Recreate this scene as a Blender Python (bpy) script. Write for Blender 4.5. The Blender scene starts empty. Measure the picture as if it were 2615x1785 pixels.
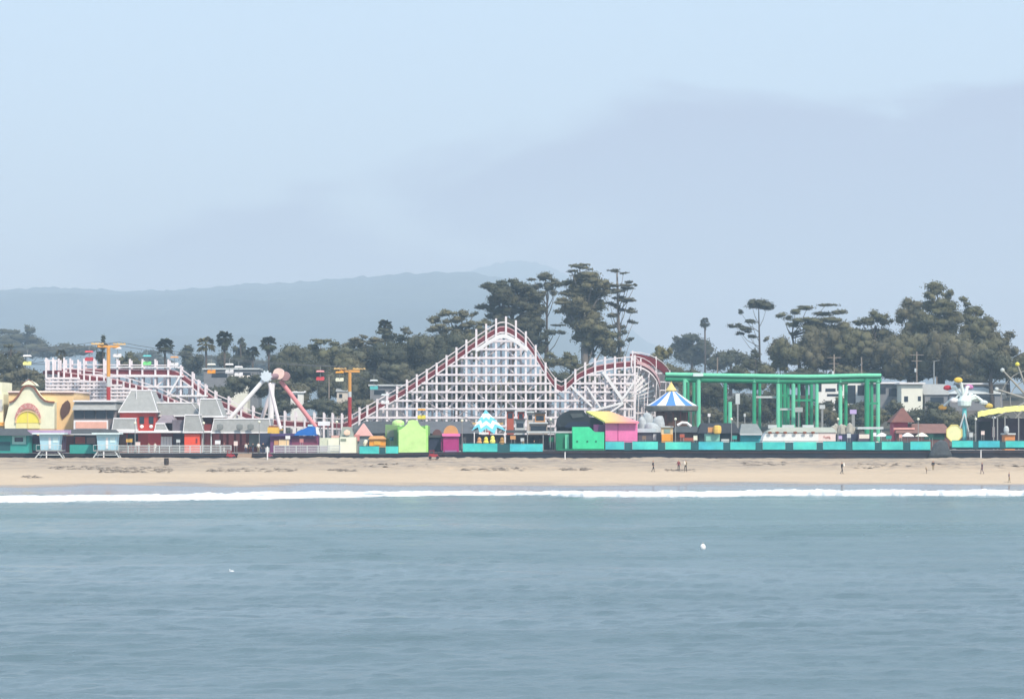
import bpy, bmesh, math, random
import numpy as np
from mathutils import Vector, Matrix, noise as mn

random.seed(11); RNG = np.random.default_rng(5)
scene = bpy.context.scene
COL = scene.collection
R = math.radians

# ------------------------------------------------------------------ camera, sky, sun, exposure
F, CX, HY, CH = 8000.0, 1307.5, 1098.0, 8.5      # focal length in photo pixels, centre column, horizon row, eye height
cam_d = bpy.data.cameras.new('camera'); cam = bpy.data.objects.new('camera', cam_d); COL.objects.link(cam)
cam.location = (0, 0, CH); cam.rotation_euler = (R(90), 0, 0)
cam_d.sensor_width = 36.0; cam_d.lens = 36.0 * F / 2615.0
cam_d.shift_y = (HY - 892.5) / 2615.0
cam_d.clip_start = 1.0; cam_d.clip_end = 20000.0
scene.camera = cam

SUN_EL, SUN_AZ = 46.0, 148.0      # azimuth clockwise from +Y (the view direction): sun behind the camera, to its right
world = bpy.data.worlds.new('World'); scene.world = world; world.use_nodes = True
nt = world.node_tree; nt.nodes.clear()
def N(tree, kind, **kw):
    n = tree.nodes.new(kind)
    for k, v in kw.items(): setattr(n, k, v)
    return n
out = N(nt, 'ShaderNodeOutputWorld'); bg = N(nt, 'ShaderNodeBackground'); bg.inputs[1].default_value = 0.1
sky = N(nt, 'ShaderNodeTexSky', sky_type='NISHITA', sun_disc=False)
sky.sun_elevation = R(SUN_EL); sky.sun_rotation = R(SUN_AZ); sky.air_density = 1.0; sky.dust_density = 2.0; sky.ozone_density = 1.5
tc = N(nt, 'ShaderNodeTexCoord'); mp = N(nt, 'ShaderNodeMapping'); mp.inputs['Scale'].default_value = (9, 9, 24); mp.inputs['Location'].default_value = (2.2, .4, 1.7)
nz = N(nt, 'ShaderNodeTexNoise'); nz.inputs['Scale'].default_value = 1.0; nz.inputs['Detail'].default_value = 7; nz.inputs['Roughness'].default_value = .52
nz.inputs['Distortion'].default_value = .35
sp = N(nt, 'ShaderNodeSeparateXYZ')
nt.links.new(tc.outputs['Generated'], mp.inputs[0]); nt.links.new(mp.outputs[0], nz.inputs['Vector']); nt.links.new(tc.outputs['Generated'], sp.inputs[0])
# a fog bank lies on the horizon and thins with height; above it a thin high veil over the blue
m1 = N(nt, 'ShaderNodeMath', operation='MULTIPLY'); m1.inputs[1].default_value = -15.0; nt.links.new(sp.outputs['Z'], m1.inputs[0])
m2 = N(nt, 'ShaderNodeMath', operation='MULTIPLY_ADD'); m2.inputs[1].default_value = 2.5; nt.links.new(nz.outputs['Fac'], m2.inputs[0]); nt.links.new(m1.outputs[0], m2.inputs[2])
m3 = N(nt, 'ShaderNodeMath', operation='MULTIPLY_ADD'); m3.inputs[1].default_value = 2.2; nt.links.new(sp.outputs['X'], m3.inputs[0]); nt.links.new(m2.outputs[0], m3.inputs[2])
mr = N(nt, 'ShaderNodeMapRange', interpolation_type='SMOOTHSTEP'); mr.inputs['From Min'].default_value = -.15; mr.inputs['From Max'].default_value = .32
nt.links.new(m3.outputs[0], mr.inputs['Value'])
veil = N(nt, 'ShaderNodeMix', data_type='RGBA'); veil.inputs[0].default_value = .7; veil.inputs[7].default_value = (5.2, 6.9, 8.6, 1)
nt.links.new(sky.outputs[0], veil.inputs[6])
fog = N(nt, 'ShaderNodeMix', data_type='RGBA'); fog.inputs[7].default_value = (3.25, 3.6, 4.9, 1)
nt.links.new(mr.outputs[0], fog.inputs[0]); nt.links.new(veil.outputs[2], fog.inputs[6])
nt.links.new(fog.outputs[2], bg.inputs[0]); nt.links.new(bg.outputs[0], out.inputs[0])

sun_d = bpy.data.lights.new('sun', 'SUN'); sun = bpy.data.objects.new('sun', sun_d); COL.objects.link(sun)
sun_d.energy = 3.1; sun_d.angle = R(4); sun_d.color = (1.0, .93, .82)
sd = Vector((math.sin(R(SUN_AZ)) * math.cos(R(SUN_EL)), math.cos(R(SUN_AZ)) * math.cos(R(SUN_EL)), math.sin(R(SUN_EL))))
sun.rotation_euler = sd.to_track_quat('Z', 'Y').to_euler(); sun.location = (200, -300, 400)
scene.view_settings.view_transform = 'Standard'; scene.view_settings.look = 'None'; scene.view_settings.gamma = 1.0
scene.view_settings.use_curve_mapping = False
scene.view_settings.exposure = 0.52
scene.render.engine = 'CYCLES'
scene.cycles.use_denoising = True
scene.cycles.max_bounces = 5; scene.cycles.diffuse_bounces = 2; scene.cycles.glossy_bounces = 3; scene.cycles.volume_bounces = 1
scene.cycles.caustics_reflective = False; scene.cycles.caustics_refractive = False

# ------------------------------------------------------------------ helpers
def PX(px, Y): return (px - CX) * Y / F
def PZ(py, Y): return CH + (HY - py) * Y / F
def P(px, py, Y): return Vector((PX(px, Y), Y, PZ(py, Y)))
def sm(t): t = max(0.0, min(1.0, t)); return t * t * (3 - 2 * t)
def zd(x): return 4.80 + .45 * sm((x + 30) / 45)          # level of the promenade
def lin(c): c /= 255.0; return c / 12.92 if c <= .04045 else ((c + .055) / 1.055) ** 2.4

MATS = {}
def mat(name, rgb, rough=.75, var=.10, scale=.9, metal=0.0, spec=.3, island=0.0, rgb2=None, bump=0.0, raw=False):
    """weathered paint / plaster / wood: a colour, broad stains and fine grain"""
    if name in MATS: return MATS[name]
    m = bpy.data.materials.new(name); m.use_nodes = True; t = m.node_tree
    b = t.nodes['Principled BSDF']; b.inputs['Roughness'].default_value = rough; b.inputs['Metallic'].default_value = metal
    b.inputs['Specular IOR Level'].default_value = spec
    c = tuple(min(.82, lin(v)) for v in rgb) if not raw else rgb
    co = N(t, 'ShaderNodeTexCoord'); n1 = N(t, 'ShaderNodeTexNoise'); n1.inputs['Scale'].default_value = scale; n1.inputs['Detail'].default_value = 8; n1.inputs['Roughness'].default_value = .65
    t.links.new(co.outputs['Object'], n1.inputs['Vector'])
    r = N(t, 'ShaderNodeMapRange'); r.inputs['From Min'].default_value = .3; r.inputs['From Max'].default_value = .7
    r.inputs['To Min'].default_value = 1 - var; r.inputs['To Max'].default_value = 1 + var
    t.links.new(n1.outputs['Fac'], r.inputs['Value'])
    src = r.outputs[0]
    if island:
        g = N(t, 'ShaderNodeNewGeometry'); r2 = N(t, 'ShaderNodeMapRange'); r2.inputs['To Min'].default_value = 1 - island; r2.inputs['To Max'].default_value = 1 + island
        t.links.new(g.outputs['Random Per Island'], r2.inputs['Value'])
        mu = N(t, 'ShaderNodeMath', operation='MULTIPLY'); t.links.new(src, mu.inputs[0]); t.links.new(r2.outputs[0], mu.inputs[1]); src = mu.outputs[0]
    base = N(t, 'ShaderNodeMix', data_type='RGBA'); base.inputs[6].default_value = (*c, 1)
    c2 = c if rgb2 is None else (tuple(lin(v) for v in rgb2) if not raw else rgb2)
    base.inputs[7].default_value = (*c2, 1)
    n2 = N(t, 'ShaderNodeTexNoise'); n2.inputs['Scale'].default_value = scale * .31; n2.inputs['Detail'].default_value = 4
    t.links.new(co.outputs['Object'], n2.inputs['Vector']); r3 = N(t, 'ShaderNodeMapRange'); r3.inputs['From Min'].default_value = .4; r3.inputs['From Max'].default_value = .6
    t.links.new(n2.outputs['Fac'], r3.inputs['Value']); t.links.new(r3.outputs[0], base.inputs[0])
    vm = N(t, 'ShaderNodeVectorMath', operation='SCALE'); t.links.new(base.outputs[2], vm.inputs[0]); t.links.new(src, vm.inputs['Scale'])
    t.links.new(vm.outputs[0], b.inputs['Base Color'])
    if bump:
        bp = N(t, 'ShaderNodeBump'); bp.inputs['Strength'].default_value = bump; bp.inputs['Distance'].default_value = .2
        t.links.new(n1.outputs['Fac'], bp.inputs['Height']); t.links.new(bp.outputs[0], b.inputs['Normal'])
    MATS[name] = m; return m

def np_mesh(name, V, faces_arr, m=None, smooth=False):
    """V (n,3) array, faces_arr (k,4) or (k,3) int array"""
    V = np.asarray(V, dtype=np.float32); Fa = np.asarray(faces_arr, dtype=np.int32)
    me = bpy.data.meshes.new(name); k, c = Fa.shape
    me.vertices.add(len(V)); me.vertices.foreach_set('co', V.ravel())
    me.loops.add(k * c); me.loops.foreach_set('vertex_index', Fa.ravel())
    me.polygons.add(k); me.polygons.foreach_set('loop_start', np.arange(0, k * c, c, dtype=np.int32))
    try: me.polygons.foreach_set('loop_total', np.full(k, c, dtype=np.int32))
    except Exception: pass
    me.update(calc_edges=True); me.validate()
    if smooth: me.polygons.foreach_set('use_smooth', np.ones(len(me.polygons), dtype=bool))
    if m: me.materials.append(m)
    return me

class MB:
    def __init__(s): s.v = []; s.f = []; s.mi = []; s.cur = 0
    def add(s, vs, fs):
        o = len(s.v); s.v += [tuple(v) for v in vs]; s.f += [tuple(i + o for i in f) for f in fs]; s.mi += [s.cur] * len(fs); return s
    def hexa(s, b, t):      # bottom ring of 4 and top ring of 4, both counter-clockwise from above
        return s.add(list(b) + list(t), [(3, 2, 1, 0), (4, 5, 6, 7), (0, 1, 5, 4), (1, 2, 6, 5), (2, 3, 7, 6), (3, 0, 4, 7)])
    def box(s, x0, x1, y0, y1, z0, z1):
        return s.hexa([(x0, y0, z0), (x1, y0, z0), (x1, y1, z0), (x0, y1, z0)], [(x0, y0, z1), (x1, y0, z1), (x1, y1, z1), (x0, y1, z1)])
    def fb(s, a, b, t, u, Y0, Y1):      # front face given in photo pixels a..b, t..u at depth Y0 (u None: down into the ground)
        x0, x1 = PX(a, Y0), PX(b, Y0); z1 = PZ(t, Y0); z0 = zd((x0 + x1) / 2) - .06 if u is None else PZ(u, Y0)
        return s.box(x0, x1, Y0, Y1, z0, z1)
    def frus(s, r0, z0, r1, z1):        # r = (x0,x1,y0,y1)
        f = lambda r, z: [(r[0], r[2], z), (r[1], r[2], z), (r[1], r[3], z), (r[0], r[3], z)]
        return s.hexa(f(r0, z0), f(r1, z1))
    def fp(s, pts, Y0, Y1):             # polygon in photo pixels at Y0 (clockwise on screen) pushed back to Y1
        q = [P(a, b, Y0) for a, b in pts]; n = len(q)
        vs = q + [Vector((p.x, Y1, p.z)) for p in q]
        return s.add(vs, [tuple(range(n))[::-1], tuple(range(n, 2 * n))] + [(i, (i + 1) % n, n + (i + 1) % n, n + i) for i in range(n)])
    def bar(s, p, q, w, h=None):
        p, q = Vector(p), Vector(q); h = h or w; d = (q - p)
        if d.length < 1e-6: return s
        d.normalize(); up = Vector((0, 0, 1)) if abs(d.z) < .95 else Vector((0, 1, 0))
        a = d.cross(up).normalized() * (w / 2); b = a.cross(d).normalized() * (h / 2)
        return s.add([p - a - b, p + a - b, p + a + b, p - a + b, q - a - b, q + a - b, q + a + b, q - a + b],
                     [(0, 1, 2, 3), (7, 6, 5, 4), (0, 4, 5, 1), (1, 5, 6, 2), (2, 6, 7, 3), (3, 7, 4, 0)])
    def tube(s, pts, r, n=8, caps=True):
        pts = [Vector(p) for p in pts]; rs = r if isinstance(r, (list, tuple)) else [r] * len(pts); o = len(s.v); k = len(pts)
        for i, p in enumerate(pts):
            d = (pts[min(i + 1, k - 1)] - pts[max(i - 1, 0)]).normalized(); up = Vector((0, 0, 1)) if abs(d.z) < .9 else Vector((0, 1, 0))
            a = d.cross(up).normalized(); b = a.cross(d)
            for j in range(n):
                t = 2 * math.pi * j / n; s.v.append(tuple(p + (a * math.cos(t) + b * math.sin(t)) * rs[i]))
        fs = [(o + i * n + j, o + i * n + (j + 1) % n, o + (i + 1) * n + (j + 1) % n, o + (i + 1) * n + j) for i in range(k - 1) for j in range(n)]
        if caps: fs += [tuple(o + j for j in range(n))[::-1], tuple(o + (k - 1) * n + j for j in range(n))]
        s.f += fs; s.mi += [s.cur] * len(fs); return s
    def lathe(s, c, prof, n=16, sx=1.0, sy=1.0, a0=0.0):   # prof: (radius, z offset) from the bottom up
        c = Vector(c); o = len(s.v)
        for r, z in prof:
            for j in range(n):
                t = a0 + 2 * math.pi * j / n; s.v.append((c.x + r * sx * math.cos(t), c.y + r * sy * math.sin(t), c.z + z))
        k = len(prof)
        fs = [(o + i * n + j, o + i * n + (j + 1) % n, o + (i + 1) * n + (j + 1) % n, o + (i + 1) * n + j) for i in range(k - 1) for j in range(n)]
        fs += [tuple(o + j for j in range(n))[::-1], tuple(o + (k - 1) * n + j for j in range(n))]
        s.f += fs; s.mi += [s.cur] * len(fs); return s
    def ribbon(s, pts, half_w, h):      # a plank band following a path: full width 2*half_w along the horizontal normal, height h
        pts = [Vector(p) for p in pts]
        for p, q in zip(pts[:-1], pts[1:]): pass
        o = len(s.v); k = len(pts)
        for i, p in enumerate(pts):
            d = (pts[min(i + 1, k - 1)] - pts[max(i - 1, 0)]); d.z = 0; d.normalize(); a = Vector((-d.y, d.x, 0)) * half_w; up = Vector((0, 0, h / 2))
            s.v += [tuple(p - a - up), tuple(p + a - up), tuple(p + a + up), tuple(p - a + up)]
        fs = [(o + i * 4 + j, o + i * 4 + (j + 1) % 4, o + (i + 1) * 4 + (j + 1) % 4, o + (i + 1) * 4 + j) for i in range(k - 1) for j in range(4)]
        fs += [(o + 3, o + 2, o + 1, o), (o + (k - 1) * 4, o + (k - 1) * 4 + 1, o + (k - 1) * 4 + 2, o + (k - 1) * 4 + 3)]
        s.f += fs; s.mi += [s.cur] * len(fs); return s
    def build(s, name, m, parent=None, smooth=False, kind=None):
        off = Vector((0, 0, 0)); q = parent
        while q is not None: off += q.location; q = q.parent
        me = bpy.data.meshes.new(name)
        me.from_pydata([(v[0] - off.x, v[1] - off.y, v[2] - off.z) for v in s.v], [], s.f)
        bm = bmesh.new(); bm.from_mesh(me); bmesh.ops.recalc_face_normals(bm, faces=bm.faces); bm.to_mesh(me); bm.free()
        for x in (m if isinstance(m, (list, tuple)) else [m]): me.materials.append(x)
        if isinstance(m, (list, tuple)): me.polygons.foreach_set('material_index', s.mi)
        if smooth: me.polygons.foreach_set('use_smooth', [True] * len(me.polygons))
        o = bpy.data.objects.new(name, me); COL.objects.link(o); o.parent = parent
        if kind: o['kind'] = kind
        return o

def tag(o, label, cat, group=None):
    o['label'] = label; o['category'] = cat
    if group: o['group'] = group
    return o
def thing(name, label, cat, loc, group=None):
    o = bpy.data.objects.new(name, None); COL.objects.link(o); o.location = loc; o.empty_display_size = .3
    return tag(o, label, cat, group)
def at_ground(px, Y): x = PX(px, Y); return Vector((x, Y, zd(x)))
def fbm(x, y, z=0.0, o=4): return mn.fractal(Vector((x, y, z)), 1.0, 2.0, o)
def grid(xs, ys, zf):
    X, Y = np.meshgrid(xs, ys); Z = zf(X, Y); V = np.stack([X, Y, Z], -1).reshape(-1, 3); nx, ny = len(xs), len(ys)
    i = np.arange(nx * ny).reshape(ny, nx); Q = np.stack([i[:-1, :-1], i[:-1, 1:], i[1:, 1:], i[1:, :-1]], -1).reshape(-1, 4)
    return V, Q
def spaced(*segs):
    o = []
    for a, b, n in segs: o += list(np.linspace(a, b, n, endpoint=False))
    return np.array(o + [segs[-1][1]])
def structure(name, me):
    o = bpy.data.objects.new(name, me); COL.objects.link(o); o['kind'] = 'structure'; return o
def vnoise(X, Y, s, seed=0.0):
    """cheap smooth value noise, vectorised"""
    x = X * s + seed * 17.3; y = Y * s + seed * 31.7; xi = np.floor(x); yi = np.floor(y); u = x - xi; v = y - yi
    u = u * u * (3 - 2 * u); v = v * v * (3 - 2 * v)
    h = lambda a, b: np.modf(np.abs(np.sin(a * 127.1 + b * 311.7 + seed * 74.7) * 43758.5453))[0]
    return (h(xi, yi) * (1 - u) + h(xi + 1, yi) * u) * (1 - v) + (h(xi, yi + 1) * (1 - u) + h(xi + 1, yi + 1) * u) * v
def smv(t): t = np.clip(t, 0, 1); return t * t * (3 - 2 * t)

# ------------------------------------------------------------------ palette
W = mat('white paint', (236, 232, 232), .6, .07)
WARM = mat('warm white timber', (232, 224, 226), .65, .10, 1.4)
TRACK = mat('oxblood track boards', (112, 38, 44), .7, .25, 1.1)
TRACKRAIL = mat('faded pink rail', (205, 168, 170), .7, .12)
GREY = mat('grey shingle', (158, 160, 158), .85, .12, 1.6)
GREYD = mat('dark grey roofing', (78, 82, 84), .85, .18, 1.2)
SLATE = mat('charcoal roofing', (52, 54, 58), .85, .2, 1.2)
GLASS = mat('window glass', (38, 48, 56), .12, .1, .5, spec=.6)
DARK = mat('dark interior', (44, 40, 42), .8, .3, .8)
BROWN = mat('brown trim', (136, 84, 60), .7, .12)
CREAM = mat('cream stucco', (254, 236, 204), .85, .07)
PEACH = mat('peach stucco', (254, 198, 146), .85, .06)
YELL = mat('pale yellow paint', (252, 220, 88), .7, .06)
TEAL = mat('teal paint', (52, 158, 148), .6, .12)
CYAN = mat('turquoise panel paint', (62, 186, 186), .5, .18, .5, rgb2=(88, 214, 196))
CYANB = mat('blue turquoise panel paint', (66, 182, 198), .5, .2, .5, rgb2=(74, 196, 192))
CYANG = mat('green turquoise panel paint', (84, 204, 190), .5, .2, .5, rgb2=(60, 186, 192))
TEALD = mat('dark teal paint', (34, 88, 94), .65, .15)
RED = mat('barn red paint', (186, 62, 50), .7, .12)
ORED = mat('bright orange red paint', (238, 86, 58), .65, .08)
DRED = mat('dull dark red paint', (128, 52, 50), .7, .2)
BLUEP = mat('pale blue paint', (176, 216, 230), .6, .08)
BLUE = mat('royal blue canvas', (30, 108, 192), .6, .12)
PURP = mat('purple paint and side shade', (112, 58, 104), .7, .2)
MAG = mat('magenta paint and eave shade', (170, 48, 118), .65, .12)
PINK = mat('bright pink paint', (234, 122, 176), .65, .13)
PALEP = mat('pale pink paint', (250, 214, 206), .75, .06)
ORNG = mat('orange paint', (242, 158, 52), .6, .08)
TAN = mat('tan orange paint', (204, 150, 98), .7, .1)
LIME = mat('lime green stucco', (196, 246, 152), .75, .13)
LIMED = mat('shade toned lime stucco', (120, 176, 96), .75, .1)  # darker copy of the lime: shade of the side wall put into its colour
MINT = mat('mint green paint', (62, 210, 150), .6, .13)
GRN = mat('deep green paint and side shade', (24, 122, 88), .6, .12)
STEELG = mat('green painted steel', (44, 156, 112), .42, .12, .7, spec=.5)
STEELGL = mat('highlight toned green steel', (112, 208, 168), .42, .1, .7, spec=.5)  # paler green puts the steel's highlights into rail tubes, flanges and some columns
NAVY = mat('navy paint', (48, 54, 78), .7, .15)
ORTOWER = mat('orange steel', (216, 156, 78), .5, .1)
REDTOWER = mat('red steel', (178, 58, 56), .5, .12)
PINKSTEEL = mat('salmon pink steel', (232, 150, 152), .5, .08)
PINKW = mat('pink tinted white steel', (244, 224, 226), .5, .06)
CREAMY = mat('butter cream paint', (246, 246, 212), .75, .06)
GALV = mat('galvanised steel', (150, 152, 150), .5, .12, metal=.2)
WOODP = mat('weathered pole wood', (140, 128, 116), .85, .2)
PALEG = mat('pale grey paint', (196, 202, 202), .65, .1)
CABLE = mat('dark cable', (90, 92, 96), .6, .05)
BARK = mat('grey brown bark', (.085, .068, .055), .9, .35, .5, raw=True)
BARKL = mat('pale eucalyptus bark', (.18, .16, .14), .9, .35, .5, raw=True)

# ------------------------------------------------------------------ sea, surf, beach, land
def shore_shift(X): return -11.0 * smv((-X + 5) / 75)
def sea_h(X, Y):
    Z = np.zeros_like(X); r = np.random.default_rng(3)
    for lam, amp, spread in ((26, .10, .12), (17, .08, .2), (11, .06, .3), (7, .05, .45), (4.6, .05, .55), (3.1, .042, .65), (2.1, .03, .75), (1.4, .018, .8)):
        for _ in range(3):
            a = r.normal(0, spread) + .12; k = 2 * math.pi / (lam * r.uniform(.8, 1.25)); ph = r.uniform(0, 6.28)
            arg = k * (X * math.sin(a) + Y * math.cos(a)) + ph + 1.4 * vnoise(X, Y, .035, lam)
            Z = Z + amp * (1 - np.abs(np.sin(arg / 1.0)) ** 1.0 * 1.0 - .36) * (.35 + 1.1 * vnoise(X, Y, .021, lam + .5)) * .8
    d = np.hypot(X, Y); return Z * smv((900 - d) / 500)
xs = spaced((-1800, -160, 24), (-160, -75, 100), (-75, 75, 430), (75, 160, 100), (160, 1800, 24))
ys = [-600, -300, -100, 0, 40, 70]; y = 80.0
while y < 425: ys.append(y); y += max(.22, y * y / 36000)
ys = np.array(ys + [432.0, 440.0])
V, Q = grid(xs, ys, sea_h)
sea_m = bpy.data.materials.new('sea water'); sea_m.use_nodes = True; t = sea_m.node_tree; b = t.nodes['Principled BSDF']
b.inputs['IOR'].default_value = 1.333; b.inputs['Specular IOR Level'].default_value = .5
geo = N(t, 'ShaderNodeNewGeometry')
def pos_noise(t, geo, scl, detail=4, rough=.55):
    mpp = N(t, 'ShaderNodeMapping'); mpp.inputs['Scale'].default_value = scl; nn = N(t, 'ShaderNodeTexNoise'); nn.inputs['Scale'].default_value = 1; nn.inputs['Detail'].default_value = detail; nn.inputs['Roughness'].default_value = rough
    t.links.new(geo.outputs['Position'], mpp.inputs[0]); t.links.new(mpp.outputs[0], nn.inputs['Vector']); return nn.outputs['Fac']
slick = pos_noise(t, geo, (.014, .030, .02), 5, .58)
rr = N(t, 'ShaderNodeMapRange'); rr.inputs['From Min'].default_value = .35; rr.inputs['From Max'].default_value = .65; rr.inputs['To Min'].default_value = .16; rr.inputs['To Max'].default_value = .30
t.links.new(slick, rr.inputs['Value']); t.links.new(rr.outputs[0], b.inputs['Roughness'])
sxyz = N(t, 'ShaderNodeSeparateXYZ'); t.links.new(geo.outputs['Position'], sxyz.inputs[0])
shoal = N(t, 'ShaderNodeMapRange'); shoal.inputs['From Min'].default_value = 150; shoal.inputs['From Max'].default_value = 300; t.links.new(sxyz.outputs['Y'], shoal.inputs['Value'])
wcol = N(t, 'ShaderNodeMix', data_type='RGBA'); wcol.inputs[6].default_value = (.102, .160, .182, 1); wcol.inputs[7].default_value = (.088, .160, .160, 1)
t.links.new(shoal.outputs[0], wcol.inputs[0]); t.links.new(wcol.outputs[2], b.inputs['Base Color'])
rip = pos_noise(t, geo, (.75, 1.4, 1), 6, .65); ripb = N(t, 'ShaderNodeBump'); ripb.inputs['Distance'].default_value = .26
rs = N(t, 'ShaderNodeMapRange'); rs.inputs['From Min'].default_value = .35; rs.inputs['From Max'].default_value = .65; rs.inputs['To Min'].default_value = .25; rs.inputs['To Max'].default_value = .9
t.links.new(slick, rs.inputs['Value']); t.links.new(rs.outputs[0], ripb.inputs['Strength']); t.links.new(rip, ripb.inputs['Height']); t.links.new(ripb.outputs[0], b.inputs['Normal'])
structure('sea', np_mesh('sea', V, Q, sea_m, True))

BEACH = np.array([(380, -2.5), (400, -1.2), (417, -.25), (427, .35), (437, 1.2), (446, 2.35), (455, 3.0), (470, 3.45), (500, 4.0), (502, 4.0)])
def beach_z(X, Y):
    z = np.interp(Y - shore_shift(X) * smv((500 - Y) / 45), BEACH[:, 0], BEACH[:, 1])
    w = smv((Y - 444) / 10) * smv((503 - Y) / 6)
    z = z + w * ((vnoise(X, Y, .11, 1) - .5) * .32 + (vnoise(X, Y * 2.2, .35, 2) - .5) * .22 + (vnoise(X, Y, .9, 3) - .5) * .12)
    trk = smv((vnoise(X * .5, Y, .06, 4) - .45) / .2) * w
    z = z + trk * (vnoise(X, Y * 1.8, .8, 5) - .6) * .5
    return z
xs = spaced((-900, -110, 24), (-110, 110, 520), (110, 900, 24)); ys = spaced((380, 425, 30), (425, 501.5, 170))
V, Q = grid(xs, ys, beach_z)
sand = bpy.data.materials.new('beach sand'); sand.use_nodes = True; t = sand.node_tree; b = t.nodes['Principled BSDF']; b.inputs['Specular IOR Level'].default_value = .4
geo = N(t, 'ShaderNodeNewGeometry'); sx = N(t, 'ShaderNodeSeparateXYZ'); t.links.new(geo.outputs['Position'], sx.inputs[0])
na = pos_noise(t, geo, (.05, .14, 1), 6, .6); nb = pos_noise(t, geo, (1.1, 1.7, 1), 5, .7); nc = pos_noise(t, geo, (.16, .5, 1), 6, .7)
dry = N(t, 'ShaderNodeMix', data_type='RGBA'); dry.inputs[6].default_value = (.46, .36, .26, 1); dry.inputs[7].default_value = (.60, .47, .33, 1); t.links.new(na, dry.inputs[0])
# trampled, raked sand (greyer) further up
tr = N(t, 'ShaderNodeMapRange', interpolation_type='SMOOTHSTEP'); tr.inputs['From Min'].default_value = 2.2; tr.inputs['From Max'].default_value = 3.6; t.links.new(sx.outputs['Z'], tr.inputs['Value'])
tm = N(t, 'ShaderNodeMath', operation='MULTIPLY'); t.links.new(tr.outputs[0], tm.inputs[0])
tn = N(t, 'ShaderNodeMapRange'); tn.inputs['From Min'].default_value = .46; tn.inputs['From Max'].default_value = .60; tn.inputs['To Min'].default_value = .38; t.links.new(nc, tn.inputs['Value']); t.links.new(tn.outputs[0], tm.inputs[1])
c2 = N(t, 'ShaderNodeMix', data_type='RGBA'); c2.inputs[7].default_value = (.265, .215, .175, 1); t.links.new(tm.outputs[0], c2.inputs[0]); t.links.new(dry.outputs[2], c2.inputs[6])
wet = N(t, 'ShaderNodeMapRange', interpolation_type='SMOOTHSTEP'); wet.inputs['From Min'].default_value = 1.35; wet.inputs['From Max'].default_value = .75
wa = N(t, 'ShaderNodeMath', operation='MULTIPLY_ADD'); wa.inputs[1].default_value = 1.5; t.links.new(na, wa.inputs[0]); 
wb = N(t, 'ShaderNodeMath', operation='SUBTRACT'); t.links.new(sx.outputs['Z'], wb.inputs[0]); wb.inputs[1].default_value = .75
t.links.new(wb.outputs[0], wa.inputs[2]); t.links.new(wa.outputs[0], wet.inputs['Value'])
c3 = N(t, 'ShaderNodeMix', data_type='RGBA'); c3.inputs[7].default_value = (.20, .17, .16, 1); t.links.new(wet.outputs[0], c3.inputs[0]); t.links.new(c2.outputs[2], c3.inputs[6])
gr = N(t, 'ShaderNodeMapRange'); gr.inputs['To Min'].default_value = .82; gr.inputs['To Max'].default_value = 1.16; t.links.new(nb, gr.inputs['Value'])
vm = N(t, 'ShaderNodeVectorMath', operation='SCALE'); t.links.new(c3.outputs[2], vm.inputs[0]); t.links.new(gr.outputs[0], vm.inputs['Scale']); t.links.new(vm.outputs[0], b.inputs['Base Color'])
ro = N(t, 'ShaderNodeMapRange'); ro.inputs['To Min'].default_value = .95; ro.inputs['To Max'].default_value = .14; t.links.new(wet.outputs[0], ro.inputs['Value']); t.links.new(ro.outputs[0], b.inputs['Roughness'])
structure('beach', np_mesh('beach', V, Q, sand, True))
def beach_at(px, py):
    Yq = np.linspace(428, 499, 400); x = (px - CX) * Yq / F; z = beach_z(x, Yq); k = int(np.argmin(np.abs(HY + F * (CH - z) / Yq - py)))
    return Vector((float(x[k]), float(Yq[k]), float(z[k])))

# surf: the breaking line and its wash
FX = [-1500, 0, 200, 400, 700, 900, 1100, 1300, 1500, 1800, 1950, 2615, 4200]; FY = [1284, 1281, 1279, 1277, 1272, 1268, 1264, 1263, 1267, 1267, 1264, 1264, 1262]
BY = [1262, 1258, 1256, 1255, 1251, 1249, 1248, 1247, 1243, 1240, 1239, 1236, 1236]
foam_v, foam_f = [], []
nu, prof = 900, [(0, 0.0), (.15, .45), (.35, .75), (.7, .95), (1.2, 1.0), (2.2, .85), (3.6, .62), (5.5, .48), (8, .4), (11, .36), (.5, -1), (.75, -1), (1.0, -1)]
for i in range(nu):
    px = -1500 + 5700 * i / (nu - 1); fy = np.interp(px, FX, FY); by = np.interp(px, FX, BY)
    wob = 1.6 * (fbm(px * .006, 3.1) + .6 * fbm(px * .03, 9.2)) + .6 * fbm(px * .12, 1.7)
    Yf = F * 8.45 / (fy - HY) + wob; xw = (px - CX) * Yf / F
    Yb = F * 8.1 / (by - HY) + 3.0 * fbm(px * .01, 7.7) + 1.6 * fbm(px * .06, 4.4); xq = (px - CX) * Yf / F
    ylim = 424.5 + float(shore_shift(np.array([xq]))[0]) * .9 + 1.8 * fbm(px * .02, 6.1) + .9 * fbm(px * .13, 2.9); Yb = max(min(Yb, ylim), Yf + 12)
    hgt = float(np.interp(px, [-1500, 0, 400, 900, 1250, 1500, 2000, 4200], [.58, .62, .58, .4, .38, .66, .8, .8])) + .14 * fbm(px * .008, 5.5) + .09 * fbm(px * .05, 2.2) + .04 * fbm(px * .21, 8.8); hgt = max(.35, hgt)
    for j, (dy, h) in enumerate(prof):
        if h >= 0: Yp = Yf + dy; z = -.12 + h * hgt * (1 + .10 * fbm(px * .3, j * 1.3)) + (0 if h > 0 else -.25)
        else: Yp = Yf + 11 + (Yb - Yf - 11) * (dy - .0); z = 0
        xx = (px - CX) * Yf / F
        bz = float(beach_z(np.array([xx]), np.array([Yp]))[0])
        if h < 0 or dy > 4: z = max(z if h >= 0 else .16 - .1 * dy, bz + .05)
        foam_v.append((xx, Yp, z + .03 * fbm(px * .4, Yp * .8)))
k = len(prof)
foam_f = [(i * k + j, (i + 1) * k + j, (i + 1) * k + j + 1, i * k + j + 1) for i in range(nu - 1) for j in range(k - 1)]
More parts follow.
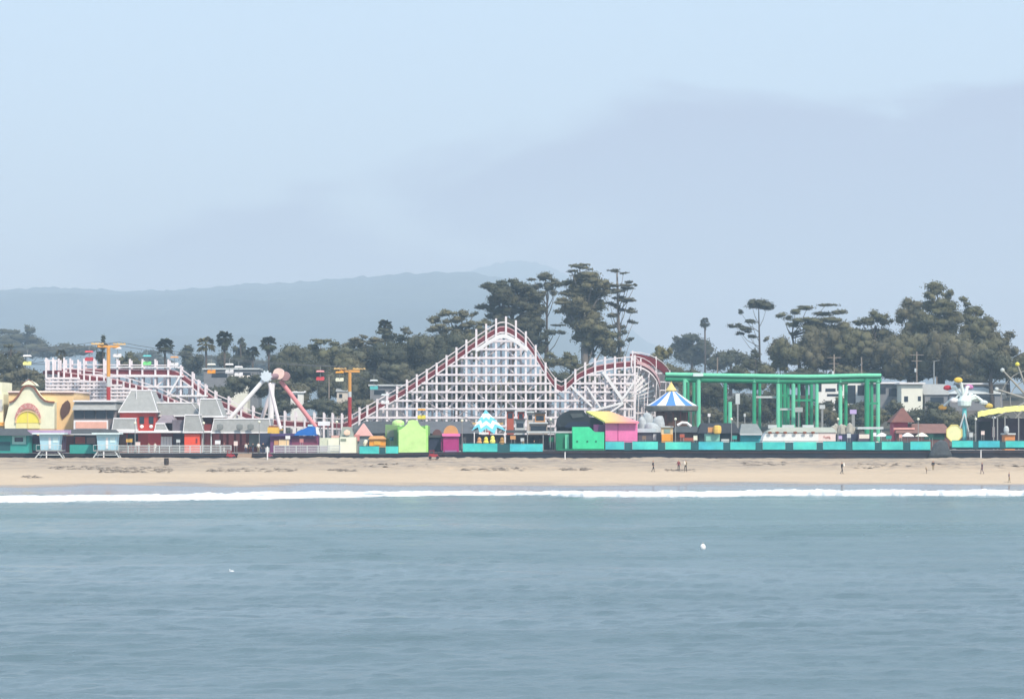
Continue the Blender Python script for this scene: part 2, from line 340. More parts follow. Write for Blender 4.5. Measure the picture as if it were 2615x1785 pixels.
foam_m = mat('sea foam', (.82, .84, .86), .7, .10, .8, raw=True, bump=.6)
fo = bpy.data.objects.new('surf_foam', np_mesh('surf_foam', foam_v, foam_f, foam_m, True)); COL.objects.link(fo); fo['kind'] = 'stuff'
tag(fo, 'white breaking surf line rolling onto the sand', 'surf')

# land behind the sea wall, rising to a low bluff, then hills
def land_z(X, Y):
    base = 4.72 + .45 * smv((X + 30) / 45)
    right = smv((X - 8) / 55)
    z = base + smv((Y - 606) / 95) * (3.5 + 7.5 * right) + smv((Y - 720) / 500) * 6
    return z + smv((Y - 610) / 60) * (vnoise(X, Y, .05, 8) - .5) * 1.5
xs = spaced((-9000, -160, 60), (-160, 160, 130), (160, 9000, 60)); ys = spaced((500.6, 600, 30), (600, 800, 70), (800, 14800, 60))
V, Q = grid(xs, ys, land_z)
structure('ground', np_mesh('ground', V, Q, mat('scrub and asphalt', (.075, .075, .055), .95, .35, .06, raw=True, rgb2=(.12, .11, .095)), True))
hill_m = mat('wooded hillside', (.03, .042, .034), .95, .4, .012, raw=True, rgb2=(.045, .055, .036))
def ridge(name, Yr, prof, foot, back, seed, rough):
    hx = [PX(a, Yr) for a, _ in prof]; hz = [PZ(c + 9, Yr) for _, c in prof]
    xs = spaced((-9000, -1700, 90), (-1700, 2100, 560), (2100, 9000, 90)); ys = spaced((foot, Yr, 46), (Yr, back, 12))
    def zf(X, Y):
        r = np.interp(X, hx, hz); s = np.where(Y <= Yr, smv((Y - foot) / (Yr - foot)) ** .9, 1 - smv((Y - Yr) / (back - Yr)))
        gul = (vnoise(X, Y, .0022, seed) - .5) * 120 * s * (1 - s) * 2
        tr = (vnoise(X, Y, .012, seed + 1) + .7 * vnoise(X, Y, .035, seed + 2) + .5 * vnoise(X, Y, .09, seed + 3) - 1.1) * rough * (.3 + s)
        return 8 + (r - 8) * s + gul + tr * np.minimum(1, s * 4) - .5
    V, Q = grid(xs, ys, zf); return structure(name, np_mesh(name, V, Q, hill_m, True))
ridge('hills', 9000, [(-9000, 745), (-2000, 742), (0, 740), (200, 739), (330, 742), (430, 746), (520, 743), (620, 735), (720, 729), (800, 726), (900, 717), (1000, 711), (1100, 704), (1200, 702), (1300, 722), (1400, 790), (1500, 890), (2000, 960), (2615, 960), (9000, 960)], 4200, 10200, 21, 10)
ridge('far_hills', 12500, [(-9000, 820), (400, 820), (800, 755), (1000, 726), (1120, 703), (1180, 692), (1230, 676), (1280, 664), (1320, 660), (1370, 665), (1420, 682), (1480, 716), (1560, 790), (1650, 870), (1800, 930), (2000, 960), (2300, 930), (9000, 960)], 10300, 14500, 33, 12)

# ------------------------------------------------------------------ sea wall and promenade
r_ = thing('sea_wall', 'long dark sea wall below the promenade, along the top of the sand', 'wall', (0, 500, 4.0))
SWM = mat('tarred timber sea wall', (34, 43, 56), .8, .35, .35, rgb2=(44, 38, 44))
segs = list(np.linspace(-190, 190, 41))
gap0, gap1 = PX(606, 500), PX(700, 500)
mb = MB()
for a, c in zip(segs[:-1], segs[1:]):
    mb.hexa([(a, 500.1, 3.0), (c, 500.1, 3.0), (c, 500.6, 3.0), (a, 500.6, 3.0)], [(a, 500.1, zd(a) + .01), (c, 500.1, zd(c) + .01), (c, 500.6, zd(c) + .01), (a, 500.6, zd(a) + .01)])
mb.build('wall_body', SWM, r_)
pil = MB().box(-.16, .16, 499.86, 500.1, 3.0, 4.55)
p0 = None
for i in range(84):
    x = -126 + i * 3.0 + random.uniform(-.2, .2)
    if p0 is None: p0 = MB().box(-.15, .15, -.14, .1, -1, .62).build('pile', SWM, r_); o = p0
    else: o = p0.copy(); COL.objects.link(o)
    o.location = (x, -.04 + random.uniform(-.04, .02), random.uniform(-.1, .08) + (zd(x) - 4.8))
for zz, nm in ((.45, 'waler'),):
    mb = MB()
    for a, c in zip(segs[:-1], segs[1:]): mb.bar((a, 500.02, zd(a) - .3), (c, 500.02, zd(c) - .3), .14, .2)
    mb.build(nm, mat('rusted waler', (64, 54, 56), .85, .3), r_)
mb = MB()
for a, c in zip(segs[:-1], segs[1:]):
    mb.hexa([(a, 500.62, zd(a) - .12), (c, 500.62, zd(c) - .12), (c, 531, zd(c) - .12), (a, 531, zd(a) - .12)], [(a, 500.62, zd(a)), (c, 500.62, zd(c)), (c, 531, zd(c)), (a, 531, zd(a))])
o = mb.build('boardwalk', mat('promenade concrete', (150, 142, 136), .9, .15, .6)); o['kind'] = 'structure'

# right-hand parapet: turquoise boards between dark teal recesses
def parapet(label, panels, top, bot, Y=499.9, pm=CYAN):
    a0, b0 = panels[0][0], panels[-1][1]; root = thing('parapet', label, 'railing', at_ground((a0 + b0) / 2, Y))
    for a, c in panels: MB().fb(a, c, top + random.uniform(-.6, .6), bot + random.uniform(-.4, .6), Y, Y + .14).build('panel', pm if pm is not CYAN else random.choice([CYAN, CYAN, CYANB, CYANG]), root)
    for (a, c), (d, e) in zip(panels[:-1], panels[1:]):
        if d - c < 60: MB().fb(c + .5, d - .5, top + 1.5, bot + 2.5, Y + .10, Y + .2).build('post', TEALD, root)
    mb = MB(); x0, x1 = PX(a0, Y), PX(b0, Y)
    mb.bar((x0, Y + .25, PZ(top - 1, Y)), (x1, Y + .25, PZ(top - 1, Y)), .12, .08); mb.bar((x0, Y + .32, PZ(bot + 1.5, Y)), (x1, Y + .32, PZ(bot + 1.5, Y)), .1, .35)
    mb.build('rail', TEALD, root); return root
parapet('turquoise panelled parapet with dark teal gaps, from pink stall to yellow octagon sign', [(1546, 1594), (1615, 1680), (1699, 1764), (1784, 1847), (1865, 1929), (1948, 2005), (2026, 2085), (2102, 2160), (2177, 2234), (2252, 2306), (2325, 2376)], 1128, 1148)
parapet('turquoise panelled parapet under the yellow scalloped canopy', [(2431, 2485), (2499, 2553), (2568, 2624), (2640, 2695)], 1126, 1142)
parapet('turquoise parapet between magenta booth and dark green kiosk', [(1182, 1270), (1302, 1386)], 1133, 1153)
parapet('blue and turquoise parapet boards beside the lime green building', [(918, 968), (985, 1017)], 1140, 1158)
parapet('short teal parapet between the two lifeguard towers', [(178, 246)], 1136, 1158, pm=TEAL)
# a grey net heap over the parapet
# pale rail fence on the left
def rail_fence(label, a0, b0, top, bot, Y):
    root = thing('railing', label, 'railing', at_ground((a0 + b0) / 2, Y)); x0, x1 = PX(a0, Y), PX(b0, Y)
    n = max(2, int((x1 - x0) / 1.6)); post = None
    for i in range(n + 1):
        x = x0 + (x1 - x0) * i / n
        if post is None: post = MB().box(-.07, .07, -.07, .07, -.05, PZ(top, Y) - root.location.z + .05); post.v = [(v[0] + root.location.x, v[1] + root.location.y, v[2] + root.location.z) for v in post.v]; post = post.build('post', PALEG, root); o = post
        else: o = post.copy(); COL.objects.link(o)
        o.location = (x - root.location.x, 0, 0)
    zt, zb = PZ(top, Y), root.location.z
    for f in (1.0, .62, .3): MB().bar((x0, Y - .02, zb + (zt - zb) * f), (x1, Y - .02, zb + (zt - zb) * f), .07, .14 if f == 1 else .1).build('rail', PALEG, root)
    mb = MB()
    for i in range(int((x1 - x0) / .16)):
        x = x0 + .08 + i * .16; mb.box(x - .025, x + .025, Y + .03, Y + .07, zb, zt - .08)
    o = mb.build('balusters', PALEG, root); o['kind'] = 'stuff'
rail_fence('pale railing in front of the red gabled restaurant', 302, 590, 1138, 1158, 500.2)
rail_fence('pale railing in front of the purple food stand', 700, 868, 1138, 1158, 500.2)

# ------------------------------------------------------------------ foliage
def leaf_mat(name, c, c2): return mat(name, c, .8, .22, .25, raw=True, rgb2=c2, island=.2, spec=.2)
LEAF = {
 'olive': leaf_mat('olive foliage', (.108, .108, .058), (.136, .126, .074)),
 'dark': leaf_mat('dark foliage', (.060, .066, .042), (.082, .082, .050)),
 'grey': leaf_mat('grey green foliage', (.090, .094, .060), (.114, .108, .072)),
 'yellow': leaf_mat('yellowing foliage', (.17, .15, .055), (.12, .115, .055)),
 'brown': leaf_mat('brownish foliage', (.118, .108, .064), (.106, .102, .062)),
 'palm': leaf_mat('palm fronds', (.055, .064, .03), (.085, .082, .04)),
}
_ico = bmesh.new(); bmesh.ops.create_icosphere(_ico, subdivisions=2, radius=1.0)
ICO_V = np.array([v.co[:] for v in _ico.verts]); ICO_F = np.array([[v.index for v in f.verts] for f in _ico.faces]); _ico.free()
def leaf_cloud(blobs, size, dens):
    """blobs: (centre, rx, ry, rz) in metres -> triangles of cores and leaf-sized quads"""
    Vs, Fs, o = [], [], 0; sub = []
    for c, rx, ry, rz in blobs:
        k = int(np.clip(rx * rz * .9 + 4, 4, 11))
        for _ in range(k):
            d = RNG.normal(size=3); d /= np.linalg.norm(d); d *= RNG.uniform(.35, .78); f = RNG.uniform(.42, .62)
            sub.append((np.array(c) + d * np.array([rx, ry, rz]) * np.array([1.0, 1.0, .9]), rx * f * 1.05, ry * f, rz * f * RNG.uniform(.9, 1.2)))
    for c, rx, ry, rz in sub:
        nz = RNG.normal(0, .13, len(ICO_V)); v = ICO_V * (1 + nz)[:, None] * np.array([rx, ry, rz]) * .66 + np.array(c)
        Vs.append(v); Fs.append(ICO_F + o); o += len(v)
        n = int(dens * math.pi * max(rx, .5) * max(rz, .4) / (size * size)) + 14
        d = RNG.normal(size=(n, 3)); d /= np.linalg.norm(d, axis=1)[:, None]; rad = RNG.uniform(.55, 1.0, n) ** .5 * RNG.normal(1.02, .10, n)
        lump = 1 + .16 * np.sin(d[:, 0] * 5 + c[0]) * np.sin(d[:, 2] * 6 + c[2]) + .12 * np.sin(d[:, 0] * 11 + c[2] * 2)
        p = d * (rad * lump)[:, None] * np.array([rx, ry, rz]) + np.array(c)
        a = RNG.normal(size=(n, 3)); a /= np.linalg.norm(a, axis=1)[:, None]; bb = np.cross(a, RNG.normal(size=(n, 3))); bb /= np.linalg.norm(bb, axis=1)[:, None]
        s = size * RNG.uniform(.5, 1.15, n)[:, None]; w = RNG.uniform(.45, .9, (n, 1))
        q = np.stack([p - a * s * .5, p + bb * s * w * .5, p + a * s * .5, p - bb * s * w * .5], 1)
        Vs.append(q.reshape(-1, 3)); i = np.arange(n * 4).reshape(n, 4) + o; Fs.append(np.concatenate([i[:, [0, 1, 2]], i[:, [0, 2, 3]]])); o += n * 4
    return np.concatenate(Vs), np.concatenate(Fs)
def gz(x, Y): return float(land_z(np.array([x]), np.array([float(Y)]))[0])
def tree(name, label, Y, base, top, blobs, leaf='olive', tr=.5, size=.62, dens=2.6, bark=None, cat='tree', group=None, spread=.8, limbs=True):
    """blobs in photo pixels (cx, cy, rx, ry); base, top: trunk foot column and (px, py) of the trunk's end"""
    x0 = PX(base, Y); g = gz(x0, Y); root = thing(name, label, cat, (x0, Y, g), group); s = Y / F
    bl = []
    for (cx, cy, rx, ry) in blobs:
        p = P(cx, cy, Y); wx, wz = rx * s, ry * s; wy = max(wz, min(wx, 3.2)); p.y += random.uniform(-1, 1) * min(4.5, wx * spread + .6)
        bl.append((p, wx * 1.12, wy, wz * 1.15))
    if top is not None:
        tp = P(top[0], top[1], Y); b0 = Vector((x0, Y, g - .3)); mid = b0.lerp(tp, .5) + Vector((random.uniform(-.5, .5), random.uniform(-.5, .5), 0))
        mb = MB().tube([b0, b0.lerp(mid, .5), mid, mid.lerp(tp, .5), tp], [tr * 1.15, tr, tr * .85, tr * .6, tr * .3], 8)
        if limbs:
            for p, rx, ry, rz in bl:
                f = max(.25, min(.95, (p.z - 2 - b0.z) / max(1, tp.z - b0.z) - .12)); q = (b0.lerp(mid, f * 2) if f < .5 else mid.lerp(tp, f * 2 - 1))
                m2 = q.lerp(p, .5) + Vector((0, 0, -.12 * (p - q).length)); mb.tube([q, m2, p], [tr * .34, tr * .22, tr * .09], 5)
        mb.build('trunk', bark or BARK, root, True)
    V, T = leaf_cloud([((p.x - x0, p.y - Y, p.z - g), a, b_, c) for p, a, b_, c in bl], size * .74 if Y < 800 else size * .85, dens)
    o = bpy.data.objects.new('crown', np_mesh('crown', V, T, LEAF[leaf])); COL.objects.link(o); o.parent = root
    return root
def fat(L, f=1.25, g=1.2): return [(a, b, c * f, d * g) for a, b, c, d in L]
def conv(o, s, L): return [(o[0] + s * a, o[1] + s * b, s * c * 1.0, s * d * 1.0) for a, b, c, d in L]

def palm(name, label, Y, px, py, rpx, leaf='palm', skirt=False, group=None, n=46):
    s = Y / F; x0 = PX(px, Y); g = gz(x0, Y); root = thing(name, label, 'palm tree', (x0, Y, g), group); c = P(px, py, Y); rad = rpx * s
    MB().tube([(x0, Y, g - .3), (x0 + .1, Y, (g + c.z) / 2), c], [.36, .27, .24], 8).build('trunk', BARK, root, True)
    Vs, Fs, o = [], [], 0
    for i in range(n):
        az = random.uniform(0, 2 * math.pi); el = random.uniform(-1.15 if skirt else -.75, 1.25); L = rad * random.uniform(.8, 1.12)
        d = Vector((math.cos(az) * math.cos(el), math.sin(az) * math.cos(el), math.sin(el))); side = d.cross(Vector((0, 0, 1)))
        side = (side if side.length > .05 else Vector((1, 0, 0))).normalized(); stem = c + d * L * .42 - Vector((x0, Y, g)); dn = Vector((0, 0, -.16 * L))
        m = 7; pts = [stem]     # a fan blade of pointed segments at the end of its stalk
        for k in range(m):
            a = (k / (m - 1) - .5) * 2.3; e = stem + (d * math.cos(a) + side * math.sin(a)) * L * .58 + dn * (1 + .6 * abs(math.sin(a))); pts.append(e)
            pts.append(stem + (d * math.cos(a + .16) + side * math.sin(a + .16)) * L * .33)
        Vs += [tuple(p) for p in pts]; w = side * .05 * rad; base = c - Vector((x0, Y, g)); 
        for k in range(m - 1): Fs.append((o, o + 1 + 2 * k, o + 2 + 2 * k)); Fs.append((o, o + 2 + 2 * k, o + 3 + 2 * k))
        q = len(Vs); Vs += [tuple(base - w), tuple(base + w), tuple(stem)]; Fs.append((q, q + 1, q + 2)); o = len(Vs)
    ob = bpy.data.objects.new('crown', np_mesh('crown', Vs, np.array(Fs), LEAF[leaf])); COL.objects.link(ob); ob.parent = root
    if skirt:
        V, T = leaf_cloud([((c.x - x0, 0, c.z - g - rad * .7), rad * .38, rad * .38, rad * .75)], .4, 3)
        ob = bpy.data.objects.new('dead_skirt', np_mesh('dead_skirt', V, T, LEAF['brown'])); COL.objects.link(ob); ob.parent = root
    return root

E = ((1100, 650), .2582)
tree('eucalyptus_tree', 'tall open crowned eucalyptus behind the summit of the white coaster', 712, 1302, (1308, 790), fat(conv(*E, [(760,420,120,70),(860,330,90,50),(560,320,70,35),(720,290,70,45),(830,290,60,45),(640,350,70,40),(900,340,70,50),(1000,370,60,50),(560,510,90,36),(640,440,80,50),(850,430,100,55),(1000,430,90,50),(1080,430,60,40),(700,560,110,50),(900,540,100,55),(1050,530,90,55),(640,620,80,45),(950,640,90,60),(1020,600,80,50),(820,700,120,60),(960,760,110,70),(700,760,90,60),(1060,700,80,70),(1000,840,80,80)])), 'dark', .75, .55, 3.0)
tree('eucalyptus_tree', 'feathery topped eucalyptus squeezed between two taller ones behind the coaster', 722, 1395, (1398, 740), fat(conv(*E, [(1020,250,45,17),(1130,225,75,36),(1180,270,55,35),(1060,310,55,28),(1150,330,65,36),(1250,290,55,30),(1230,380,45,22),(1110,380,60,35)])), 'grey', .45, .5, 2.8)
tree('eucalyptus_tree', 'tallest eucalyptus, wide heavy crown with flat cap, behind the coaster dip', 700, 1505, (1490, 730), fat(conv(*E, [(1470,120,90,20),(1545,140,50,17),(1390,170,55,14),(1500,225,125,50),(1420,290,110,45),(1600,290,110,55),(1340,370,70,22),(1460,380,120,55),(1600,390,130,55),(1700,350,60,45),(1300,470,90,36),(1450,500,110,75),(1580,500,120,75),(1320,560,70,45),(1420,600,90,70),(1550,620,120,85),(1480,720,95,80),(1600,720,110,75),(1540,830,85,75),(1620,860,90,70),(1560,960,55,60),(1700,700,80,45),(1720,790,90,55),(1720,900,90,70)])), 'olive', .95, .58, 3.0, BARKL)
tree('eucalyptus_tree', 'slender eucalyptus with flat layered tufts of leaves, beside the tallest one', 708, 1580, (1576, 690), fat(conv(*E, [(1830,165,70,13),(1905,187,36,10),(1950,265,42,16),(2025,300,18,11),(1850,310,110,18),(1950,340,55,20),(1830,370,80,20),(1950,450,85,22),(1860,430,50,24),(1770,490,65,20),(1830,520,50,16),(1990,560,65,22),(1900,550,50,20),(2010,660,50,20),(1780,600,70,20),(1880,700,50,30),(1900,780,50,32),(1980,840,40,17),(1850,870,60,45),(1830,960,80,50)])), 'grey', .42, .48, 2.8, BARKL)
tree('cypress_tree', 'low dark wind shaped cypress beside the steep coaster drop', 690, 1400, (1398, 850), conv(*E, [(1150,770,100,42),(1245,692,85,13),(1290,770,60,20),(1080,830,85,55),(1050,930,80,60),(1130,880,70,40)]), 'dark', .4, .5, 3.0)
tree('evergreen_tree', 'rounded green shrub tree in the dip between two coaster hills', 670, 1455, (1455, 900), conv(*E, [(1200,985,60,40),(1370,1020,75,60),(1250,1060,90,60),(1400,1100,90,60),(1160,1080,80,60)]), 'olive', .3, .5, 3.0)
tree('oak_tree', 'broad rounded tree with pale gaps above the coaster lift slope', 705, 1165, (1165, 830), conv(*E, [(30,660,80,50),(180,590,100,38),(330,600,85,42),(430,590,45,32),(240,650,110,45),(100,740,120,55),(300,730,110,50),(450,690,90,55),(200,840,150,80),(380,820,120,80),(560,680,80,50),(60,900,120,100),(520,800,90,90)]), 'olive', .6, .55, 2.8)
RO = ((1680, 680), .4023)
palm('palm_tree', 'lone far palm rising above grey blue trees', 1000, 1800, 823, 15, skirt=True)
tree('evergreen_tree', 'hazy blue grey tree clump beneath the lone far palm', 1050, 1770, (1770, 870), conv(*RO, [(220,465,60,36),(150,500,60,46),(280,520,70,50),(200,570,110,70),(110,460,25,18)]), 'dark', .5, .8, 2.4)
tree('evergreen_tree', 'low hazy tree row beside the umbrella pine', 900, 1865, (1865, 900), conv(*RO, [(480,560,80,34),(420,600,80,55),(540,590,60,40),(350,620,60,50)]), 'dark', .5, .7, 2.4)
tree('umbrella_pine', 'thin tall pine with a dark umbrella shaped top', 720, 1940, (1937, 770), conv(*RO, [(640,240,85,30),(590,240,45,24),(695,258,40,22),(520,288,24,16),(590,350,40,17),(490,382,42,20),(560,402,50,22),(520,430,28,12),(600,446,38,13)]), 'dark', .26, .5, 3.4)
tree('evergreen_tree', 'small bronze topped tree beside the umbrella pine trunk', 735, 1975, (1980, 880), conv(*RO, [(690,460,28,16),(770,480,42,30),(740,500,40,26),(740,545,70,45),(800,560,40,40)]), 'brown', .3, .55)
tree('evergreen_tree', 'yellow green bush below the umbrella pine', 690, 1990, (1990, 930), conv(*RO, [(770,610,45,28),(800,650,36,28),(730,640,40,28)]), 'yellow', .2, .5)
tree('evergreen_tree', 'dark bush at the foot of the umbrella pine', 695, 1930, (1930, 920), conv(*RO, [(620,560,40,30),(620,630,80,50),(690,650,60,40),(560,640,50,40)]), 'dark', .25, .5)
tree('eucalyptus_tree', 'leaning eucalyptus with a wide flat layered crown and dark slanting trunk', 705, 2053, (2020, 850), fat(conv(*RO, [(800,320,38,20),(870,290,48,15),(950,265,58,12),(1060,250,58,10),(1140,290,48,15),(1060,305,58,12),(920,345,65,16),(850,372,42,18),(1050,350,75,22),(1165,400,55,30),(1010,400,90,40),(1080,440,105,55),(1100,520,110,60),(1000,500,75,55),(870,425,26,13),(1050,590,110,60)])), 'olive', .5, .52, 2.8)
tree('eucalyptus_tree', 'ragged mid height eucalyptus joining the big wooded mound', 712, 2230, (2235, 830), conv(*RO, [(1290,362,55,20),(1400,312,55,36),(1350,350,70,34),(1450,345,45,36),(1300,430,80,50),(1420,440,95,65),(1250,520,100,65),(1380,560,120,80),(1200,600,100,60)]), 'olive', .5, .55, 2.8)
tree('eucalyptus_tree', 'domed eucalyptus shoulder of the big wooded mound', 706, 2325, (2325, 800), conv(*RO, [(1600,255,70,50),(1555,320,55,55),(1640,320,60,60),(1600,420,110,95),(1540,520,110,80),(1620,560,120,90)]), 'brown', .7, .55, 2.8)
tree('eucalyptus_tree', 'highest rounded eucalyptus topping the big wooded mound', 698, 2405, (2398, 760), conv(*RO, [(1780,148,85,42),(1735,190,50,32),(1845,180,48,36),(1720,250,50,40),(1800,255,95,50),(1700,350,80,65),(1790,350,110,70),(1880,330,75,55),(1720,470,120,95),(1850,450,110,85),(1700,590,140,90),(1850,570,120,80)]), 'olive', .9, .55, 2.9)
tree('eucalyptus_tree', 'sloping side of the wooded mound with small knobbly tops', 704, 2490, (2490, 830), conv(*RO, [(1940,200,36,26),(1965,240,28,24),(2020,285,62,42),(1990,345,58,55),(2090,370,75,52),(2000,430,90,75),(2130,450,70,55),(2100,540,110,70),(1980,560,90,80)]), 'olive', .7, .55, 2.8)
tree('eucalyptus_tree', 'lowest outer tree at the end of the wooded mound', 710, 2575, (2570, 870), conv(*RO, [(2220,435,45,28),(2190,470,50,40),(2210,530,75,55),(2280,560,60,42),(2330,600,70,40),(2270,640,80,60)]), 'brown', .5, .55, 2.6)
tree('cypress_tree', 'very dark dense cypress in front of the wooded mound', 668, 2535, (2535, 900), conv(*RO, [(2090,590,90,60),(2160,600,60,60),(2130,660,100,55),(2060,650,70,45),(2200,650,50,50)]), 'dark', .5, .5, 3.2)
LO = ((0, 780), .3442)
tree('evergreen_tree', 'faint blue far treetops with one square top above the rides', 1500, 60, (70, 850), conv(*LO, [(230,180,45,32),(60,195,80,18),(150,255,140,50),(40,260,80,40),(260,270,80,50),(160,330,160,60),(320,340,120,50),(460,330,140,45),(620,330,120,40)]), 'dark', .6, 1.0, 2.2)
tree('evergreen_tree', 'dark rounded trees over the cream mission style hall', 690, 28, (28, 890), conv(*LO, [(60,305,36,24),(110,365,50,46),(20,380,36,46),(60,470,90,80),(150,440,60,60),(-40,420,60,80)]), 'grey', .4, .6)
tree('evergreen_tree', 'brownish low trees beside the white coaster turn', 680, 75, (75, 950), conv(*LO, [(150,520,110,60),(250,530,80,50),(60,570,110,60),(300,570,80,50),(200,600,120,50)]), 'brown', .3, .6)
palm('palm_tree', 'short shaggy palm poking through the white coaster posts', 660, 155, 905, 17, leaf='brown', skirt=True, n=30)
tree('cypress_tree', 'narrow dark cypress behind the orange chairlift tower', 680, 262, (262, 870), conv(*LO, [(765,245,20,26),(760,295,36,36),(755,360,40,50),(752,430,42,60),(750,500,45,60)]), 'dark', .3, .5, 3.2)
tree('evergreen_tree', 'round olive tree top behind the coaster between tower and palm', 690, 334, (334, 920), conv(*LO, [(970,385,60,40),(940,430,70,50),(1010,440,60,50)]), 'olive', .3, .55)
palm('palm_tree', 'solitary round headed palm behind the white coaster turn', 700, 421, 884, 27)
tree('evergreen_tree', 'dark bluish tree mass beside the tall palm cluster', 860, 482, (482, 900), conv(*LO, [(1400,345,50,40),(1390,400,70,60),(1430,440,90,60),(1480,420,50,50)]), 'dark', .4, .65, 2.6)
palm('palm_tree', 'pale feathery palm in the cluster behind the grey roofs', 740, 526, 880, 27, leaf='yellow', n=34)
palm('palm_tree', 'tallest darkest palm of the cluster behind the grey roofs', 720, 573, 864, 25, skirt=True, n=60)
tree('cypress_tree', 'bluish pointed cypress beside the tallest palm', 860, 614, (614, 880), conv(*LO, [(1780,265,25,32),(1780,320,45,45),(1790,390,80,60),(1750,440,100,50),(1680,400,60,60)]), 'dark', .4, .65, 2.8)
palm('palm_tree', 'smaller drooping palm at the edge of the cluster', 760, 645, 898, 20)
palm('palm_tree', 'long shaggy palm standing apart above the pendulum ride', 730, 686, 878, 25, skirt=True, n=56)
tree('evergreen_tree', 'far hazy tree line across the valley behind the palms', 1700, 640, (640, 910), conv(*LO, [(1120,370,80,30),(1050,400,90,40),(1200,420,100,40),(1600,420,160,50),(1900,440,120,40),(2060,420,110,50),(2180,440,120,60),(2000,500,200,60),(1500,500,200,60)]), 'dark', .6, 1.1, 2.2)
MO = ((750, 780), .2151)
tree('oak_tree', 'rounded olive tree at the end of the grove above the pendulum ride', 690, 815, (815, 900), conv(*MO, [(330,435,120,38),(230,495,75,50),(470,480,95,42),(300,590,150,85),(480,590,140,90),(150,660,55,50),(230,680,100,60)]), 'olive', .5, .55)
tree('oak_tree', 'wide olive tree in the middle of the grove above the chairlift tower', 698, 925, (925, 890), conv(*MO, [(620,470,85,40),(720,480,90,50),(820,370,55,28),(780,430,110,50),(950,430,130,50),(850,550,160,85),(650,600,130,90),(1000,590,150,85)]), 'brown', .5, .55)
palm('palm_tree', 'bushy headed palm rising out of the olive grove', 715, 983, 832, 22, skirt=True, n=60)
tree('evergreen_tree', 'dark stepped treetops beneath the grove palm', 705, 1000, (1000, 860), conv(*MO, [(1090,330,90,40),(1180,350,45,35),(1060,290,60,30),(1100,400,110,50)]), 'dark', .35, .5)
tree('oak_tree', 'dark green tree bordering the coaster lift slope', 695, 1060, (1060, 880), conv(*MO, [(1340,310,75,38),(1300,390,95,45),(1450,420,110,55),(1560,430,90,55),(1250,520,130,85),(1450,560,150,100),(1600,600,120,110)]), 'grey', .5, .55)
# a belt of shrubs behind the rides
LMK = [(10, 'the cream hall wing'), (90, 'the cream mission hall'), (480, 'the grey mansard roofs'), (560, 'the restaurant roof end'), (640, 'the pendulum ride'), (700, 'the pendulum ride legs'), (720, 'the pink ride leg'), (790, 'the pink leg foot'), (820, 'the grey pole'), (850, 'the second chairlift tower'), (910, 'the lift hill foot'), (930, 'the low lift slope'), (1010, 'the mid lift slope'), (1060, 'the yellow chair'), (1140, 'the upper lift slope'), (1240, 'the coaster summit'), (1340, 'the coaster drop'), (1430, 'the coaster dip'), (1490, 'the second hill rise'), (1560, 'the second hill'), (1660, 'the eastern coaster turn'), (1690, 'the coaster turn posts'), (1760, 'the striped swing top'), (1820, 'the first green columns'), (1830, 'the pale banner sign'), (1900, 'the third green column'), (1960, 'the pale cross beam'), (2010, 'the middle green columns'), (2050, 'the sage grey board'), (2080, 'the green beam dip'), (2110, 'the pale round board'), (2150, 'the power pole'), (2180, 'the lilac post'), (2240, 'the end green columns'), (2260, 'the last green column'), (2330, 'the cream house'), (2360, 'the brown roofed shop'), (2430, 'the gabled house'), (2440, 'the octagon sign'), (2500, 'the flat roofed house'), (2530, 'the yellow canopy')]
USED = set()
def shrub_label(px, py, lf):
    lm = min(LMK, key=lambda q: abs(q[0] - px))[1]; c = {'dark': 'dark green', 'brown': 'brownish', 'olive': 'olive', 'grey': 'grey green', 'yellow': 'yellowing'}[lf]
    for w in ('dense', 'rounded', 'low', 'leafy', 'broad', 'bushy'):
        l = f'{w} {c} shrub behind {lm}'
        if l not in USED: break
    USED.add(l); return l
